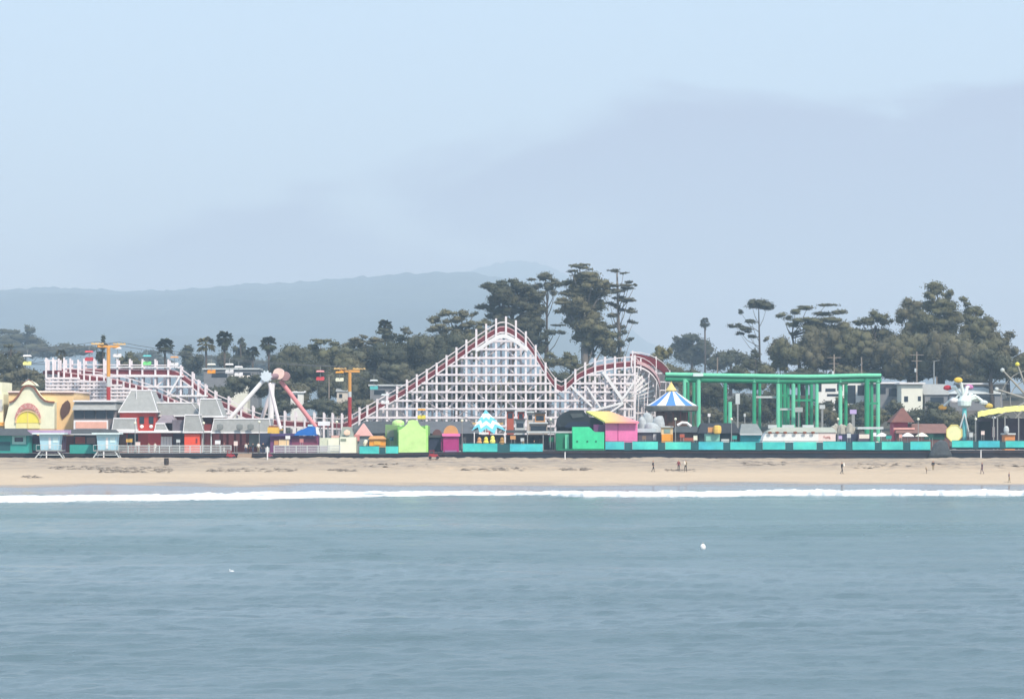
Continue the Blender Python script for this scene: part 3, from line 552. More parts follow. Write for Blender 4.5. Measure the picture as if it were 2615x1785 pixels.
for px, py, rx, ry, Y, lf in [(640,985,55,35,660,'dark'),(720,1000,60,45,655,'brown'),(790,960,60,50,665,'dark'),(850,990,60,50,650,'grey'),(930,985,60,50,660,'dark'),(1010,960,60,45,665,'grey'),(1060,1000,60,40,650,'dark'),(1140,1000,80,50,640,'dark'),(1240,1010,80,50,640,'grey'),(1340,1010,70,50,640,'dark'),(1430,960,60,40,650,'dark'),(1490,960,50,40,655,'grey'),(1560,990,70,50,645,'dark'),(1680,960,70,45,655,'olive'),(1690,905,28,26,690,'yellow'),(1660,925,30,22,680,'olive'),(1760,1010,55,42,640,'brown'),(1830,1000,55,45,636,'dark'),(1820,1060,50,30,625,'brown'),(1900,1040,55,45,632,'dark'),(1960,1030,50,50,640,'dark'),(2010,975,60,30,680,'grey'),(2080,960,60,30,688,'dark'),(2150,955,60,30,690,'olive'),(2240,955,70,25,694,'grey'),(2330,950,70,25,694,'olive'),(2430,955,60,22,690,'grey'),(2500,965,50,20,690,'dark'),(2050,1060,50,40,630,'dark'),(2110,1065,50,35,626,'brown'),(2180,1070,50,35,624,'dark'),(2260,1065,50,30,630,'olive'),(2360,1065,60,30,628,'dark'),(2440,1070,50,30,626,'olive'),(2530,1075,60,30,626,'dark'),(560,1010,50,30,650,'dark'),(480,1030,50,30,645,'brown'),(700,1045,60,30,640,'dark'),(820,1040,60,30,636,'dark'),(910,1040,60,30,640,'brown'),(90,1000,50,35,640,'dark'),(10,1010,50,40,640,'brown'),(715,940,45,40,668,'dark'),(765,925,55,45,676,'grey'),(850,925,70,50,680,'olive'),(930,920,70,55,684,'grey'),(1010,905,70,55,684,'dark'),(1080,900,60,50,684,'grey'),(1145,890,60,50,686,'dark'),(1190,880,60,50,690,'olive'),(1110,950,70,50,670,'dark'),(2020,900,50,45,690,'olive'),(2100,890,60,50,692,'brown'),(2170,880,60,55,694,'olive'),(2250,900,70,50,690,'brown'),(2330,890,70,60,690,'olive'),(2410,900,70,60,686,'brown'),(2480,900,60,55,690,'olive'),(2590,930,60,40,680,'olive'),(2105,1040,30,22,640,'dark'),(2150,1035,30,24,642,'olive'),(2200,1040,30,22,640,'dark'),(2280,1040,30,24,640,'grey'),(2400,1040,40,20,642,'dark'),(1880,960,50,40,670,'dark'),(1780,960,50,35,680,'grey'),(1930,960,50,35,668,'olive')]:
    tree('shrub', shrub_label(px, py, lf), Y, px, None, [(px + random.uniform(-.6, .6) * rx, py + random.uniform(-.35, .5) * ry, rx * random.uniform(.4, .62), ry * random.uniform(.45, .7)) for _ in range(6)], lf, size=.5, dens=2.4, cat='shrub', group='shrubs behind the rides')

# ------------------------------------------------------------------ houses and poles on the bluff
def window(mbx, Y, parent, m=GLASS, name='window'):
    a, b_, t_, u = mbx; return MB().fb(a, b_, t_, u, Y - .06, Y + .05).build(name, m, parent)
def house(label, a, b, top, bot, Y, D, wm, rm, roof='flat', eave=5, wins=(), rise=10, cat='house', name='house'):
    x0, x1 = PX(a, Y), PX(b, Y); g = min(gz((x0 + x1) / 2, Y), PZ(bot, Y)); root = thing(name, label, cat, ((x0 + x1) / 2, Y, g))
    zt = PZ(top, Y); MB().box(x0, x1, Y, Y + D, g - 1.5, zt).build('wall', wm, root); e = eave * Y / F
    if roof == 'flat': MB().box(x0 - e, x1 + e, Y - e * 1.5, Y + D + e, zt + .003, zt + .35).build('roof', rm, root)
    else:
        h = rise * Y / F; mb = MB()
        if roof == 'hip': k = min((x1 - x0) * .3, D * .45); mb.frus((x0 - e, x1 + e, Y - e, Y + D + e), zt, (x0 + k, x1 - k, Y + D * .48, Y + D * .52), zt + h)
        else: mb.frus((x0 - e, x1 + e, Y - e, Y + D + e), zt, (x0 - e, x1 + e, Y + D * .49, Y + D * .51), zt + h)
        mb.build('roof', rm, root)
    for w in wins: window(w, Y, root)
    return root
WHS = mat('white stucco', (240, 238, 228), .8, .06); BEIGE = mat('beige siding', (206, 196, 182), .8, .1); GRS = mat('grey siding', (128, 130, 134), .8, .12)
house('white apartment house glimpsed between green steel columns', 2085, 2212, 972, 1035, 664, 9, WHS, W, 'flat', 4, [(2090, 2098, 980, 1000), (2108, 2134, 992, 1000), (2112, 2150, 1006, 1012), (2138, 2152, 980, 998), (2160, 2185, 984, 1030), (2190, 2210, 984, 1010)])
house('long white roofed dark house on the bluff beside the cream house', 2212, 2305, 980, 1040, 660, 10, GRS, W, 'flat', 6, [(2226, 2262, 990, 1006), (2270, 2296, 992, 1012)])
house('cream house with small dark window on the bluff', 2302, 2356, 981, 1040, 652, 8, mat('cream siding', (250, 244, 220), .8, .05), W, 'flat', 6, [(2309, 2319, 1012, 1026), (2344, 2352, 1012, 1024)])
house('grey shingled gable house next to the cream house', 2362, 2420, 1008, 1045, 656, 9, GRS, GREY, 'gable', 4, [(2376, 2410, 1014, 1030)], 28)
house('low grey house with long pale eaves behind the spinning ride', 2425, 2560, 1006, 1045, 668, 10, GRS, PALEG, 'hip', 5, [(2440, 2470, 1012, 1026), (2490, 2540, 1012, 1028)], 18)
house('flat white roofed house just under the wooded mound', 2455, 2570, 982, 1000, 684, 8, BEIGE, W, 'flat', 6, [(2480, 2540, 986, 996)])
house('small bright cream house below the palm cluster', 588, 632, 966, 990, 668, 7, mat('cream siding', (250, 244, 220)), BEIGE, 'gable', 3, [(596, 606, 972, 982)], 8)
house('white gabled house behind the pendulum ride', 742, 775, 1003, 1030, 652, 7, WHS, W, 'gable', 4, [(750, 760, 1008, 1018)], 6)
house('pale house hidden in shrubs behind the chairlift tower', 860, 890, 1000, 1030, 645, 6, BEIGE, GREY, 'gable', 3, [(866, 874, 1006, 1016)], 9)
house('long flat blue grey house under the coaster lift slope', 945, 1030, 986, 1040, 648, 8, GRS, PALEG, 'flat', 4, [(955, 985, 996, 1008), (995, 1020, 996, 1008)])
house('white eaved motel behind the palms', 520, 660, 944, 985, 690, 9, GRS, PALEG, 'flat', 3, [(540, 580, 952, 964), (600, 640, 952, 964)])
for px, top, Y, kind, lab in [(2130, 905, 676, 2, 'weathered power pole with crossarm behind the green steel ride'), (2341, 898, 672, 2, 'power pole with crossarm and transformer above the cream house'), (2200, 912, 680, 0, 'thin bare power pole before the wooded mound'), (1832, 912, 674, 0, 'short bare pole above the green steel beam'), (2392, 962, 664, 0, 'stub pole on the bluff beside the gabled house'), (840, 962, 640, 0, 'tall grey pole beside the second orange chairlift tower'), (2385, 922, 676, 1, 'street lamp arm on the bluff below the trees')]:
    b0 = Vector((PX(px, Y), Y, gz(PX(px, Y), Y))); tp = P(px, top, Y); root = thing('utility_pole', lab, 'pole', b0)
    MB().tube([b0, tp], [.2, .14], 8).build('shaft', WOODP if kind != 1 else GALV, root)
    if kind == 2:
        MB().bar(tp + Vector((-1.5, 0, -.7)), tp + Vector((1.5, 0, -.7)), .12, .14).build('crossarm', WOODP, root)
        MB().bar(tp + Vector((-1.1, 0, -2.0)), tp + Vector((1.1, 0, -2.0)), .12, .14).build('crossarm', WOODP, root)
        MB().lathe(tp + Vector((-.32, -.2, -4.4)), [(.2, 0), (.22, .1), (.22, .7), (.14, .8)], 10).build('transformer', PALEG, root)
    if kind == 1: MB().bar(tp, tp + Vector((1.3, 0, .15)), .1).build('arm', GALV, root)

# ------------------------------------------------------------------ the wooden roller coaster
cst = thing('roller_coaster', 'white timber lattice roller coaster with dark red track', 'roller coaster', at_ground(1285, 560))
S1 = [(880,1088),(905,1075),(970,1037),(1035,1000),(1100,958),(1170,911),(1215,879),(1250,856),(1270,844),(1285,839),(1300,844),(1325,859),(1347,878),(1373,916),(1399,960),(1420,988),(1433,997),(1446,988),(1476,960),(1519,942),(1572,933),(1626,929)]
S2 = [(160,957),(200,962),(260,970),(300,977),(340,988),(384,1001),(432,1022),(480,1045),(530,1068)]
S3 = [(160,949),(200,949),(300,950),(440,951),(462,960),(487,978),(520,1004),(554,1027),(587,1040),(620,1058),(660,1074),(720,1081),(790,1084),(880,1088)]
def interp_path(S, Y, step=12):
    xs_, ys_ = [a for a, _ in S], [b for _, b in S]; out_ = []
    n = max(2, int((xs_[-1] - xs_[0]) / step))
    for i in range(n + 1):
        px = xs_[0] + (xs_[-1] - xs_[0]) * i / n
        w = [(px + d, k) for d, k in ((-9, .25), (0, .5), (9, .25))]; py = sum(np.interp(q, xs_, ys_) * k for q, k in w); out_.append(P(px, py, Y))
    return out_
def track(path, top=True):
    MB().ribbon(path, .85, .55).build('track', TRACK, cst)
    for s in (-1, 1):
        side = []
        for i, p in enumerate(path):
            d = path[min(i + 1, len(path) - 1)] - path[max(i - 1, 0)]; d.z = 0; d.normalize(); side.append(p + Vector((-d.y, d.x, 0)) * 1.05 * s)
        MB().ribbon([p + Vector((0, 0, -.02)) for p in side], .05, .78).build('side_board', TRACK, cst)
        MB().ribbon([p + Vector((0, 0, .48)) for p in side], .07, .16).build('guard_rail', TRACKRAIL, cst)
        MB().ribbon([p + Vector((0, 0, 1.28)) for p in side], .05, .13).build('handrail', WARM, cst)
        MB().ribbon([p + Vector((0, 0, -.56)) for p in side], .07, .26).build('stringer', WARM, cst)
Y1, Y2, Y3 = 560.0, 553.0, 563.0
path1 = interp_path(S1, Y1 + 1.05); path2 = interp_path(S2, Y2 + 1.05); path3 = interp_path(S3, Y3 + 1.05)
track(path1); track(path2); track(path3)
def zs(S, Y, px): return PZ(np.interp(px, [a for a, _ in S], [b for _, b in S]), Y)
lat = MB()      # everything behind the front face
postm = {}
def post(px, Y, ztop, w=.36, name='post', mm=WARM):
    x = PX(px, Y); z0 = gz(x, Y); return MB().box(x - w / 2, x + w / 2, Y - w / 2 - .1, Y + w / 2 - .1, z0, ztop).build(name, mm, cst)
def plane(S, Y, pxs, levels, tops, front=True, rear=(2.4, 4.6), lev_gap=6, diag=True, w=.36):
    pxs = list(pxs)
    for i, px in enumerate(pxs):
        zt = zs(S, Y, px) + tops(px); post(px, Y, zt, w)
        if i < len(pxs):                # the far leg of the same bent, and a batter leg
            x = PX(px, Y); z0 = gz(x, Y); lat.box(x - .17, x + .17, Y + rear[0] - .12, Y + rear[0] + .13, z0, zs(S, Y, px) + tops(px) * .9)
            lat.bar((x, Y + rear[0], zs(S, Y, px) - .4), (x, Y + rear[0] + max(.5, (zs(S, Y, px) - z0) * .22), z0), .18)
        if len(rear) > 1 and i + 1 < len(pxs):
            pm_ = (px + pxs[i + 1]) / 2; x = PX(pm_, Y); z0 = gz(x, Y); zt2 = zs(S, Y, pm_) - .9
            if zt2 > z0 + 1.5: lat.box(x - .2, x + .2, Y + rear[1] - .1, Y + rear[1] + .2, z0, zt2)
    for li, lv in enumerate(levels):
        z = PZ(lv, Y); run = []
        fine = np.arange(pxs[0], pxs[-1] + 1, 3.0); ok = [np.interp(q, [a for a, _ in S], [b for _, b in S]) < lv - lev_gap for q in fine]
        i = 0
        while i < len(fine):
            if ok[i]:
                j = i
                while j + 1 < len(fine) and ok[j + 1]: j += 1
                a, c = fine[i], fine[j]
                if c - a > 14:
                    x0, x1 = PX(a, Y), PX(c, Y)
                    MB().box(x0, x1, Y - .40, Y - .285, z - .18, z + .18).build('ledger', WARM, cst)
                    for dy in (rear[0], *rear[1:]): lat.box(x0 + .6, x1 - .6, Y + dy + .14, Y + dy + .26, z - .15, z + .15)
                i = j + 1
            else: i += 1
    if diag:
        lv = sorted(levels)
        for i in range(len(pxs) - 1):
            for j in range(len(lv) - 1):
                a, c = pxs[i], pxs[i + 1]
                if zs(S, Y, a) > PZ(lv[j], Y) + .5 and zs(S, Y, c) > PZ(lv[j], Y) + .5 and (i + j) % 2 == 0:
                    yy = Y + rear[0] + .3 if (i * 7 + j * 3) % 3 else Y + .25
                    up = (i // 2 + j) % 2; p, q = P(a, lv[j + 1] if up else lv[j], Y), P(c, lv[j] if up else lv[j + 1], Y); p.y = q.y = yy; lat.bar(p, q, .14, .24)
                # cross ties from the front leg to the back leg
                if zs(S, Y, a) > PZ(lv[j], Y): p = P(a, lv[j], Y); lat.bar(p, p + Vector((0, rear[-1], 0)), .12, .18)
main_px = [918] + [938 + 25.3 * i for i in range(28)]
def t1(px): return 1.75 + (.75 if 1215 < px < 1330 else 0) + .25 * math.sin(px * 1.7)
plane(S1, Y1, main_px, [871, 892, 914, 934, 957, 979, 1001, 1023, 1044, 1066, 1088, 1110], t1)
for dy in (7.5, 11.5):
    for px in np.arange(1446, 1660, 18.0):
        x = PX(px, Y1); zt = zs(S1, Y1, min(px, 1626)) - .8 - .15 * dy; lat.box(x - .15, x + .15, Y1 + dy, Y1 + dy + .25, gz(x, Y1), zt)
    for lv in (966, 988, 1010, 1032, 1054, 1076):
        q = [p for p in np.arange(1446, 1660, 4.0) if zs(S1, Y1, min(p, 1626)) - .8 - .15 * dy > PZ(lv, Y1)]
        if len(q) > 4: lat.box(PX(q[0], Y1), PX(q[-1], Y1), Y1 + dy - .15, Y1 + dy - .03, PZ(lv, Y1) - .15, PZ(lv, Y1) + .15)
# the western turn
plane(S2, Y2, [118, 136, 150, 164, 182, 200, 215, 230, 248, 266, 284, 300, 316, 332, 348, 364, 380, 397, 414, 430, 446, 462], [966, 975, 984, 993, 1002, 1011, 1020, 1032, 1050, 1070], lambda px: .4 + (2.6 if px in (118, 136, 164, 200, 266) else .1), lev_gap=3, rear=(2.4, 3.6), w=.3)
plane(S3, Y3, [120, 150, 180, 215, 240, 266, 300, 332, 364, 397, 430, 462, 492, 507, 525, 550, 584, 616, 646, 690, 727, 754, 778, 802, 827, 849, 873, 896], [940, 961, 988, 1011, 1034, 1056, 1080], lambda px: 2.35 if px < 450 else (2.3 if px > 640 else 2.0 + .3 * math.sin(px)), lev_gap=4, rear=(2.4, 4.2), w=.34)
for a, c, pv, w in [(270, 462, 938, .2), (114, 147, 921, .26), (325, 470, 961, .28), (356, 492, 988, .28), (440, 532, 1011, .3)]:
    MB().box(PX(a, Y3), PX(c, Y3), Y3 - .56, Y3 - .4, PZ(pv, Y3) - w / 2, PZ(pv, Y3) + w / 2).build('ledger', W, cst)
MB().bar(P(431, 1008, Y3 - .8), P(458, 963, Y3 - .8), .25, .3).build('brace', W, cst)
# connecting curve at the western end
MB().ribbon([P(160, 957, Y2 + 1.05)] + [Vector((PX(160, Y2) - 3.5 * math.sin(a), Y2 + 1.05 + 5 - 5 * math.cos(a), PZ(951, 556))) for a in np.linspace(.2, 2.95, 9)] + [P(160, 949, Y3 + 1.05)], .85, .6).build('track', TRACK, cst)
MB().ribbon([p + Vector((0, -1.4, -1.25)) for p in interp_path([q for q in S1 if 1215 <= q[0] <= 1347], Y1 + 1.05, 6)], .08, .75).build('arch_brace', W, cst)
# the second hill's big diagonals
for a, b_, w in [((1540, 949), (1589, 1020), .55), ((1458, 986), (1512, 1038), .34), ((1618, 978), (1586, 1024), .36), ((1500, 990), (1534, 1042), .3), ((1500, 1052), (1592, 1028), .4), ((1548, 1060), (1592, 1030), .3)]:
    MB().bar(P(*a, Y1 - .8), P(*b_, Y1 - .8), w * .6, w).build('brace', W, cst)
# eastern turn: two banked curves, the outer one darker boards
def curve_end(x0, bul, x1, y0, y1, Ya, Yb, n, mm, tops, postevery, nm, sides=(-1, 1), hub=None):
    pts = []
    for i in range(n + 1):
        t = i / n; Y = Ya + (Yb - Ya) * (1 - math.cos(math.pi * t)) / 2; base = x0 + (x1 - x0) * t; px = base + (bul - (x0 + x1) / 2) * math.sin(math.pi * t)
        py = y0 + (y1 - y0) * sm(t); pts.append(P(px, py, Y))
    MB().ribbon(pts, .9, .5).build(nm, TRACK, cst)
    MB().ribbon([p + Vector((0, 0, -.45)) for p in pts], 1.0, .3).build('stringer', WARM, cst)
    for s in (-1, 1):
        side = []
        for i, p in enumerate(pts):
            d = pts[min(i + 1, n)] - pts[max(i - 1, 0)]; d.z = 0; d.normalize(); side.append(p + Vector((-d.y, d.x, 0)) * 1.1 * s)
        MB().ribbon([p + Vector((0, 0, .3)) for p in side], .06, mm[1]).build('side_board', mm[0], cst)
        MB().ribbon([p + Vector((0, 0, 1.35)) for p in side], .05, .12).build('handrail', WARM, cst)
        for i in (range(0, n + 1, postevery) if s in sides else ()):
            p = side[i]; MB().box(p.x - .12, p.x + .12, p.y - .12, p.y + .12, gz(p.x, p.y), p.z + tops).build('post', WARM, cst)
        for i in (range(0, n) if s in sides else ()):
            for z in np.arange(6.5, min(side[i].z, side[i + 1].z) - .6, 1.55): lat.bar((side[i].x, side[i].y, z), (side[i + 1].x, side[i + 1].y, z), .12, .2)
        for i in range(0, n, 2):
            if side[i].z > 8: lat.bar((side[i].x, side[i].y, 6.0), (side[i + 1].x, side[i + 1].y, side[i + 1].z - .5), .1, .16)
    if hub is not None:
        for i in range(0, n + 1):
            for w, f in ((.2, 1.0), (.14, .55)):
                MB().bar(hub.lerp(pts[i], 1 - f) + Vector((0, -.3, 0)), pts[i] + Vector((0, -.3, -.5)), w, w * 1.6).build('brace', W, cst)
        for f in (.45, .75): MB().ribbon([hub.lerp(p, f) + Vector((0, -.2, 0)) for p in pts], .1, .26).build('fan_ledger', W, cst)
        for i in range(0, n + 1, 2): p = pts[i]; MB().box(p.x - .13, p.x + .13, p.y - 1.2, p.y - .95, p.z - .8, p.z + tops + .4).build('post', WARM, cst)
    return pts
curve_end(1612, 1670, 1632, 929, 1050, Y1 + 1, 573, 14, (TRACKRAIL, .62), 1.0, 3, 'track', (), P(1590, 1024, Y1 + 1))
curve_end(1612, 1700, 1652, 918, 1044, 572, 592, 14, (TRACK, 1.5), 1.6, 3, 'track', (-1,))
o = lat.build('lattice', WARM, cst); o['kind'] = 'stuff'

# ------------------------------------------------------------------ chairlift over the park
YL = 546.0
def cable(pts, name='chairlift_cable', label='', sag=.9):
    mbx = MB(); allp = []
    for a, c in zip(pts[:-1], pts[1:]):
        for i in range(13): t = i / 12; allp.append(a.lerp(c, t) - Vector((0, 0, sag * 4 * t * (1 - t))))
    o = mbx.tube(allp, .045, 5).build(name, CABLE); o.location = (0, 0, 0); return tag(o, label, 'cable', 'chairlift cables'), allp
def lift_tower(px, ytop, yo, yr, w, Y, label, r0):
    base = at_ground(px, Y); root = thing('chairlift_tower', label, 'tower', base); x = base.x; zt = PZ(ytop, Y)
    MB().tube([(x, Y, base.z - .2), (x, Y, PZ(yr, Y))], r0 * 1.05, 12).build('lower_mast', REDTOWER, root, False)
    MB().tube([(x, Y, PZ(yr, Y)), (x, Y, PZ(yo, Y))], r0 * 1.0, 12).build('middle_mast', PALEG, root, False)
    MB().tube([(x, Y, PZ(yo, Y)), (x, Y, zt - .2)], r0 * .95, 12).build('upper_mast', ORTOWER, root, False)
    MB().bar((x - w, Y - 1.2, zt), (x + w, Y + 1.2, zt), .36, .4).build('crossarm', ORTOWER, root)
    for s in (-1, 1):
        mb = MB(); mb.bar((x + s * w - 1.1, Y + s * 1.2, zt + .42), (x + s * w + 1.1, Y + s * 1.2, zt + .42), .2, .22)
        for k in (-.9, -.3, .3, .9): mb.tube([(x + s * w + k, Y + s * 1.2 - .12, zt + .5), (x + s * w + k, Y + s * 1.2 + .12, zt + .5)], .13, 8)
        mb.build('sheave_train', mat('weathered yellow steel', (224, 186, 120), .5, .1), root)
    return [Vector((x - w, Y - 1.2, zt + .8)), Vector((x + w, Y + 1.2, zt + .8))]
A1 = lift_tower(277, 885, 962, 988, 1.75, YL, 'orange topped red chairlift tower beside the grey mansard tower', .34)
A2 = lift_tower(893, 948, 1000, 1014, 1.6, YL + 2, 'orange topped red chairlift tower at the foot of the coaster lift hill', .32)
A3 = lift_tower(1246, 1088, 1094, 1100, 1.5, 532, 'short chairlift end tower behind the striped canopy', .36)
A0 = [P(-330, 905, YL - 3), P(-300, 905, YL + 3)]
cabs = []
for k in (0, 1): cabs.append(cable([A0[k], A1[k], A2[k], A3[k]], label=('thin chairlift cable over the seaward ends of the tower arms', 'thin chairlift cable over the landward ends of the tower arms')[k])[1])
def chair(px, canopy_m, seat_m, k, label):
    pts = cabs[k]; q = min(pts, key=lambda p: abs(CX + F * p.x / p.y - px)); i = pts.index(q); j = i + 1 if i + 1 < len(pts) else i - 1
    tx = px; best = None
    for t in np.linspace(-1, 1, 81):
        a, c = (pts[i], pts[j]) if t >= 0 else (pts[i], pts[max(i - 1, 0)]); p = a.lerp(c, abs(t)); e = abs(CX + F * p.x / p.y - px)
        if best is None or e < best[0]: best = (e, p)
    c = best[1]; root = thing('chairlift_chair', label, 'chairlift chair', c, 'chairlift chairs')
    MB().bar(c, c + Vector((0, 0, -3.05)), .07).build('hanger', GALV, root)
    z = c.z - 1.0
    MB().frus((c.x - .72, c.x + .72, c.y - .55, c.y + .55), z - .12, (c.x - .58, c.x + .58, c.y - .35, c.y + .35), z + .14).build('canopy', canopy_m, root)
    mb = MB(); mb.box(c.x - .66, c.x + .66, c.y - .5, c.y + .35, z - 1.62, z - 1.46); mb.box(c.x - .66, c.x + .66, c.y + .22, c.y + .36, z - 1.46, z - .95); mb.box(c.x - .7, c.x - .64, c.y - .5, c.y + .3, z - 1.46, z - 1.15); mb.box(c.x + .64, c.x + .7, c.y - .5, c.y + .3, z - 1.46, z - 1.15); mb.box(c.x - .66, c.x + .66, c.y - .56, c.y - .48, z - 1.6, z - 1.28)
    mb.build('seat', seat_m, root)
PYEL = mat('pale lemon paint', (240, 232, 150), .6, .06); PRED = mat('coral red paint', (220, 84, 92), .6, .08); PGRN = mat('light green paint', (130, 220, 140), .6, .08); PTEAL = mat('sea green paint', (96, 190, 190), .6, .08)
for px, cm, sm_, k, lb in [(70, W, PYEL, 0, 'white canopied chair with lemon seat above the cream hall'), (228, PRED, PRED, 1, 'all red chairlift chair beside the first orange tower'), (300, W, W, 1, 'all white chairlift chair under the first tower arm'), (376, PTEAL, PGRN, 0, 'teal canopied chair with light green seat beside the solitary palm'), (445, TAN, W, 1, 'tan canopied chair with white seat beside the solitary palm'), (540, CREAMY, ORNG, 0, 'cream canopied chair with orange seat under the palm cluster'), (586, W, W, 1, 'white chairlift chair under the tallest palm of the cluster'), (610, W, W, 0, 'white chairlift chair beside the bluish cypress'), (818, PINKSTEEL, PRED, 1, 'pink chairlift chair left hanging near the grey pole'), (867, ORNG, CREAMY, 0, 'orange canopied chair with cream seat under the second tower arm'), (955, PALEG, PTEAL, 1, 'grey canopied chair with teal seat past the second tower'), (984, PALEG, W, 0, 'grey canopied chair with white seat crossing the coaster lift slope'), (1077, ORNG, YELL, 0, 'orange canopied chair with yellow seat inside the coaster lattice')]:
    chair(px, cm, sm_, k, lb.replace(' left hanging', ' hanging'))

# ------------------------------------------------------------------ buildings along the promenade, west to east
def root_at(name, label, cat, px, Y, group=None): return thing(name, label, cat, at_ground(px, Y), group)
# cream mission-style hall
h = root_at('arcade_hall', 'cream mission style hall with curved gable, arched red sign and yellow arch', 'building', 90, 524)
MB().fb(22, 188, 1003, None, 526, 546).build('wall', PEACH, h)
MB().fb(20, 190, 998, 1002.5, 525.6, 546.3).build('coping', PALEP, h)
MB().fb(21, 189, 1003, 1006, 525.75, 526.1).build('cornice', BROWN, h)
gp = [(12, 1078), (19, 1052), (24, 1028), (34, 1024), (44, 1014), (52, 1002), (58, 991), (66, 985), (80, 985), (88, 991), (95, 1002), (104, 1014), (114, 1023), (124, 1026), (139, 1027), (139, 1095), (12, 1095)]
MB().fp(gp, 523.2, 526).build('gable', CREAM, h)
MB().fb(12, 139, 1094.5, None, 523.25, 526).build('gable_base', PEACH, h)
cp = [P(a, b_, 523.0) for a, b_ in gp[2:15]]; mb = MB()
for a, c in zip(cp[:-1], cp[1:]): mb.bar(a, c, .5, .26)
mb.build('gable_coping', BROWN, h)
MB().fp([(53, 985), (60, 978), (73, 971), (86, 978), (93, 985), (84, 984), (73, 982), (62, 984)], 522.8, 526).build('gable_cap', CREAM, h)
MB().tube([P(55, 984, 522.9), P(62, 977, 522.9), P(73, 969.5, 522.9), P(84, 977, 522.9), P(91, 984, 522.9)], .12, 6).build('cap_trim', BROWN, h)
MB().fp([(158, 1069), (154, 1058), (154, 1046), (159, 1033), (167, 1025), (173, 1022), (179, 1030), (180, 1042), (176, 1054), (167, 1063), (161, 1070)], 525.8, 526.2).build('leaf_window', mat('dark bronze glass', (96, 66, 50), .3, .2), h)
arc = lambda r, n, cy, sx=1.0: [(71 + r * sx * math.cos(t), cy - r * math.sin(t)) for t in np.linspace(math.pi, 0, n)]
MB().fp(arc(30, 15, 1080), 523.0, 523.4).build('arch_window', YELL, h)
MB().fb(41, 101, 1080, 1094, 523.05, 523.4).build('arch_base', mat('soft apricot panel', (250, 226, 164), .8, .05), h)
ap = [P(a, b_, 522.95) for a, b_ in arc(31, 15, 1080)]; mb = MB()
for a, c in zip(ap[:-1], ap[1:]): mb.bar(a, c, .25, .2)
mb.build('arch_trim', PEACH, h)
MB().fb(70, 72, 1048, 1094, 522.9, 523.2).build('mullion', mat('soft apricot trim', (246, 214, 140)), h)
o_, i_ = arc(47, 13, 1076, .72)[1:-1], arc(36, 13, 1080, .9)[1:-1]
sgn = MB().fp(o_ + i_[::-1], 522.9, 523.2).build('arched_sign', mat('dusty rose sign', (198, 134, 126), .7, .1), h)
for ch, ang in zip('CASINO', np.linspace(144, 36, 6)):
    cu = bpy.data.curves.new('letter', 'FONT'); cu.body = ch; cu.size = .78; cu.extrude = .02; cu.align_x = 'CENTER'; cu.align_y = 'CENTER'
    tmp = bpy.data.objects.new('letter', cu); COL.objects.link(tmp); dg = bpy.context.evaluated_depsgraph_get(); me = bpy.data.meshes.new_from_object(tmp.evaluated_get(dg)); bpy.data.objects.remove(tmp)
    a = R(ang); p = P(71 + 38.5 * .78 * math.cos(a), 1077.5 - 41.5 * math.sin(a), 522.86)
    me.transform(Matrix.Translation(p - h.location) @ Matrix.Rotation(R(90), 4, 'X') @ Matrix.Rotation((a - math.pi / 2) * .75, 4, 'Z'))
    me.materials.clear(); me.materials.append(mat('pale sign lettering', (244, 206, 196), .7, .05)); lo = bpy.data.objects.new('letter', me); COL.objects.link(lo); lo.parent = sgn
h = root_at('side_hall', 'pale hall wing with orange awning next to the cream hall', 'building', -15, 528)
MB().fb(-60, 9, 1006, None, 528, 545).build('wall', CREAM, h); MB().fb(-60, 4, 976, 1006, 529, 540).build('upper_wall', CREAM, h)
MB().frus((PX(-60, 524), PX(13, 524), 524, 528), PZ(1087, 524), (PX(-60, 528), PX(11, 528), 527.8, 528), PZ(1078, 528)).build('awning', ORNG, h); MB().fb(-40, 6, 1020, 1050, 527.9, 528.05).build('window', PALEG, h)
# teal kiosk
h = root_at('kiosk', 'teal kiosk with grey hipped roof and dark serving window', 'kiosk', 35, 504)
MB().fb(-12, 73, 1112, None, 504, 509).build('wall', TEAL, h); MB().frus((PX(-24, 503), PX(80, 503), 502.6, 510), PZ(1112, 503), (PX(-4, 505), PX(62, 505), 505, 507.5), PZ(1094, 503)).build('roof', GREYD, h)
MB().fb(31, 66, 1112.5, 1134, 503.94, 504.05).build('window_surround', mat('light aqua paint', (168, 222, 212)), h); MB().fb(37, 59, 1117, 1128, 503.9, 504.05).build('serving_window', GLASS, h); MB().fb(-12, 26, 1128, 1150, 503.9, 504.05).build('counter_panel', TEALD, h)
h = root_at('stall', 'dark purple shaded stall behind the first lifeguard tower', 'stall', 125, 508)
MB().fb(74, 160, 1112, None, 508, 512).build('wall', mat('dark aubergine paint', (70, 48, 72), .8, .2), h); MB().fb(70, 165, 1098, 1108, 505.5, 513).build('canopy', mat('lilac canopy', (190, 164, 196)), h); MB().fb(84, 102, 1134, 1150, 507.9, 508.05).build('counter', TEAL, h)
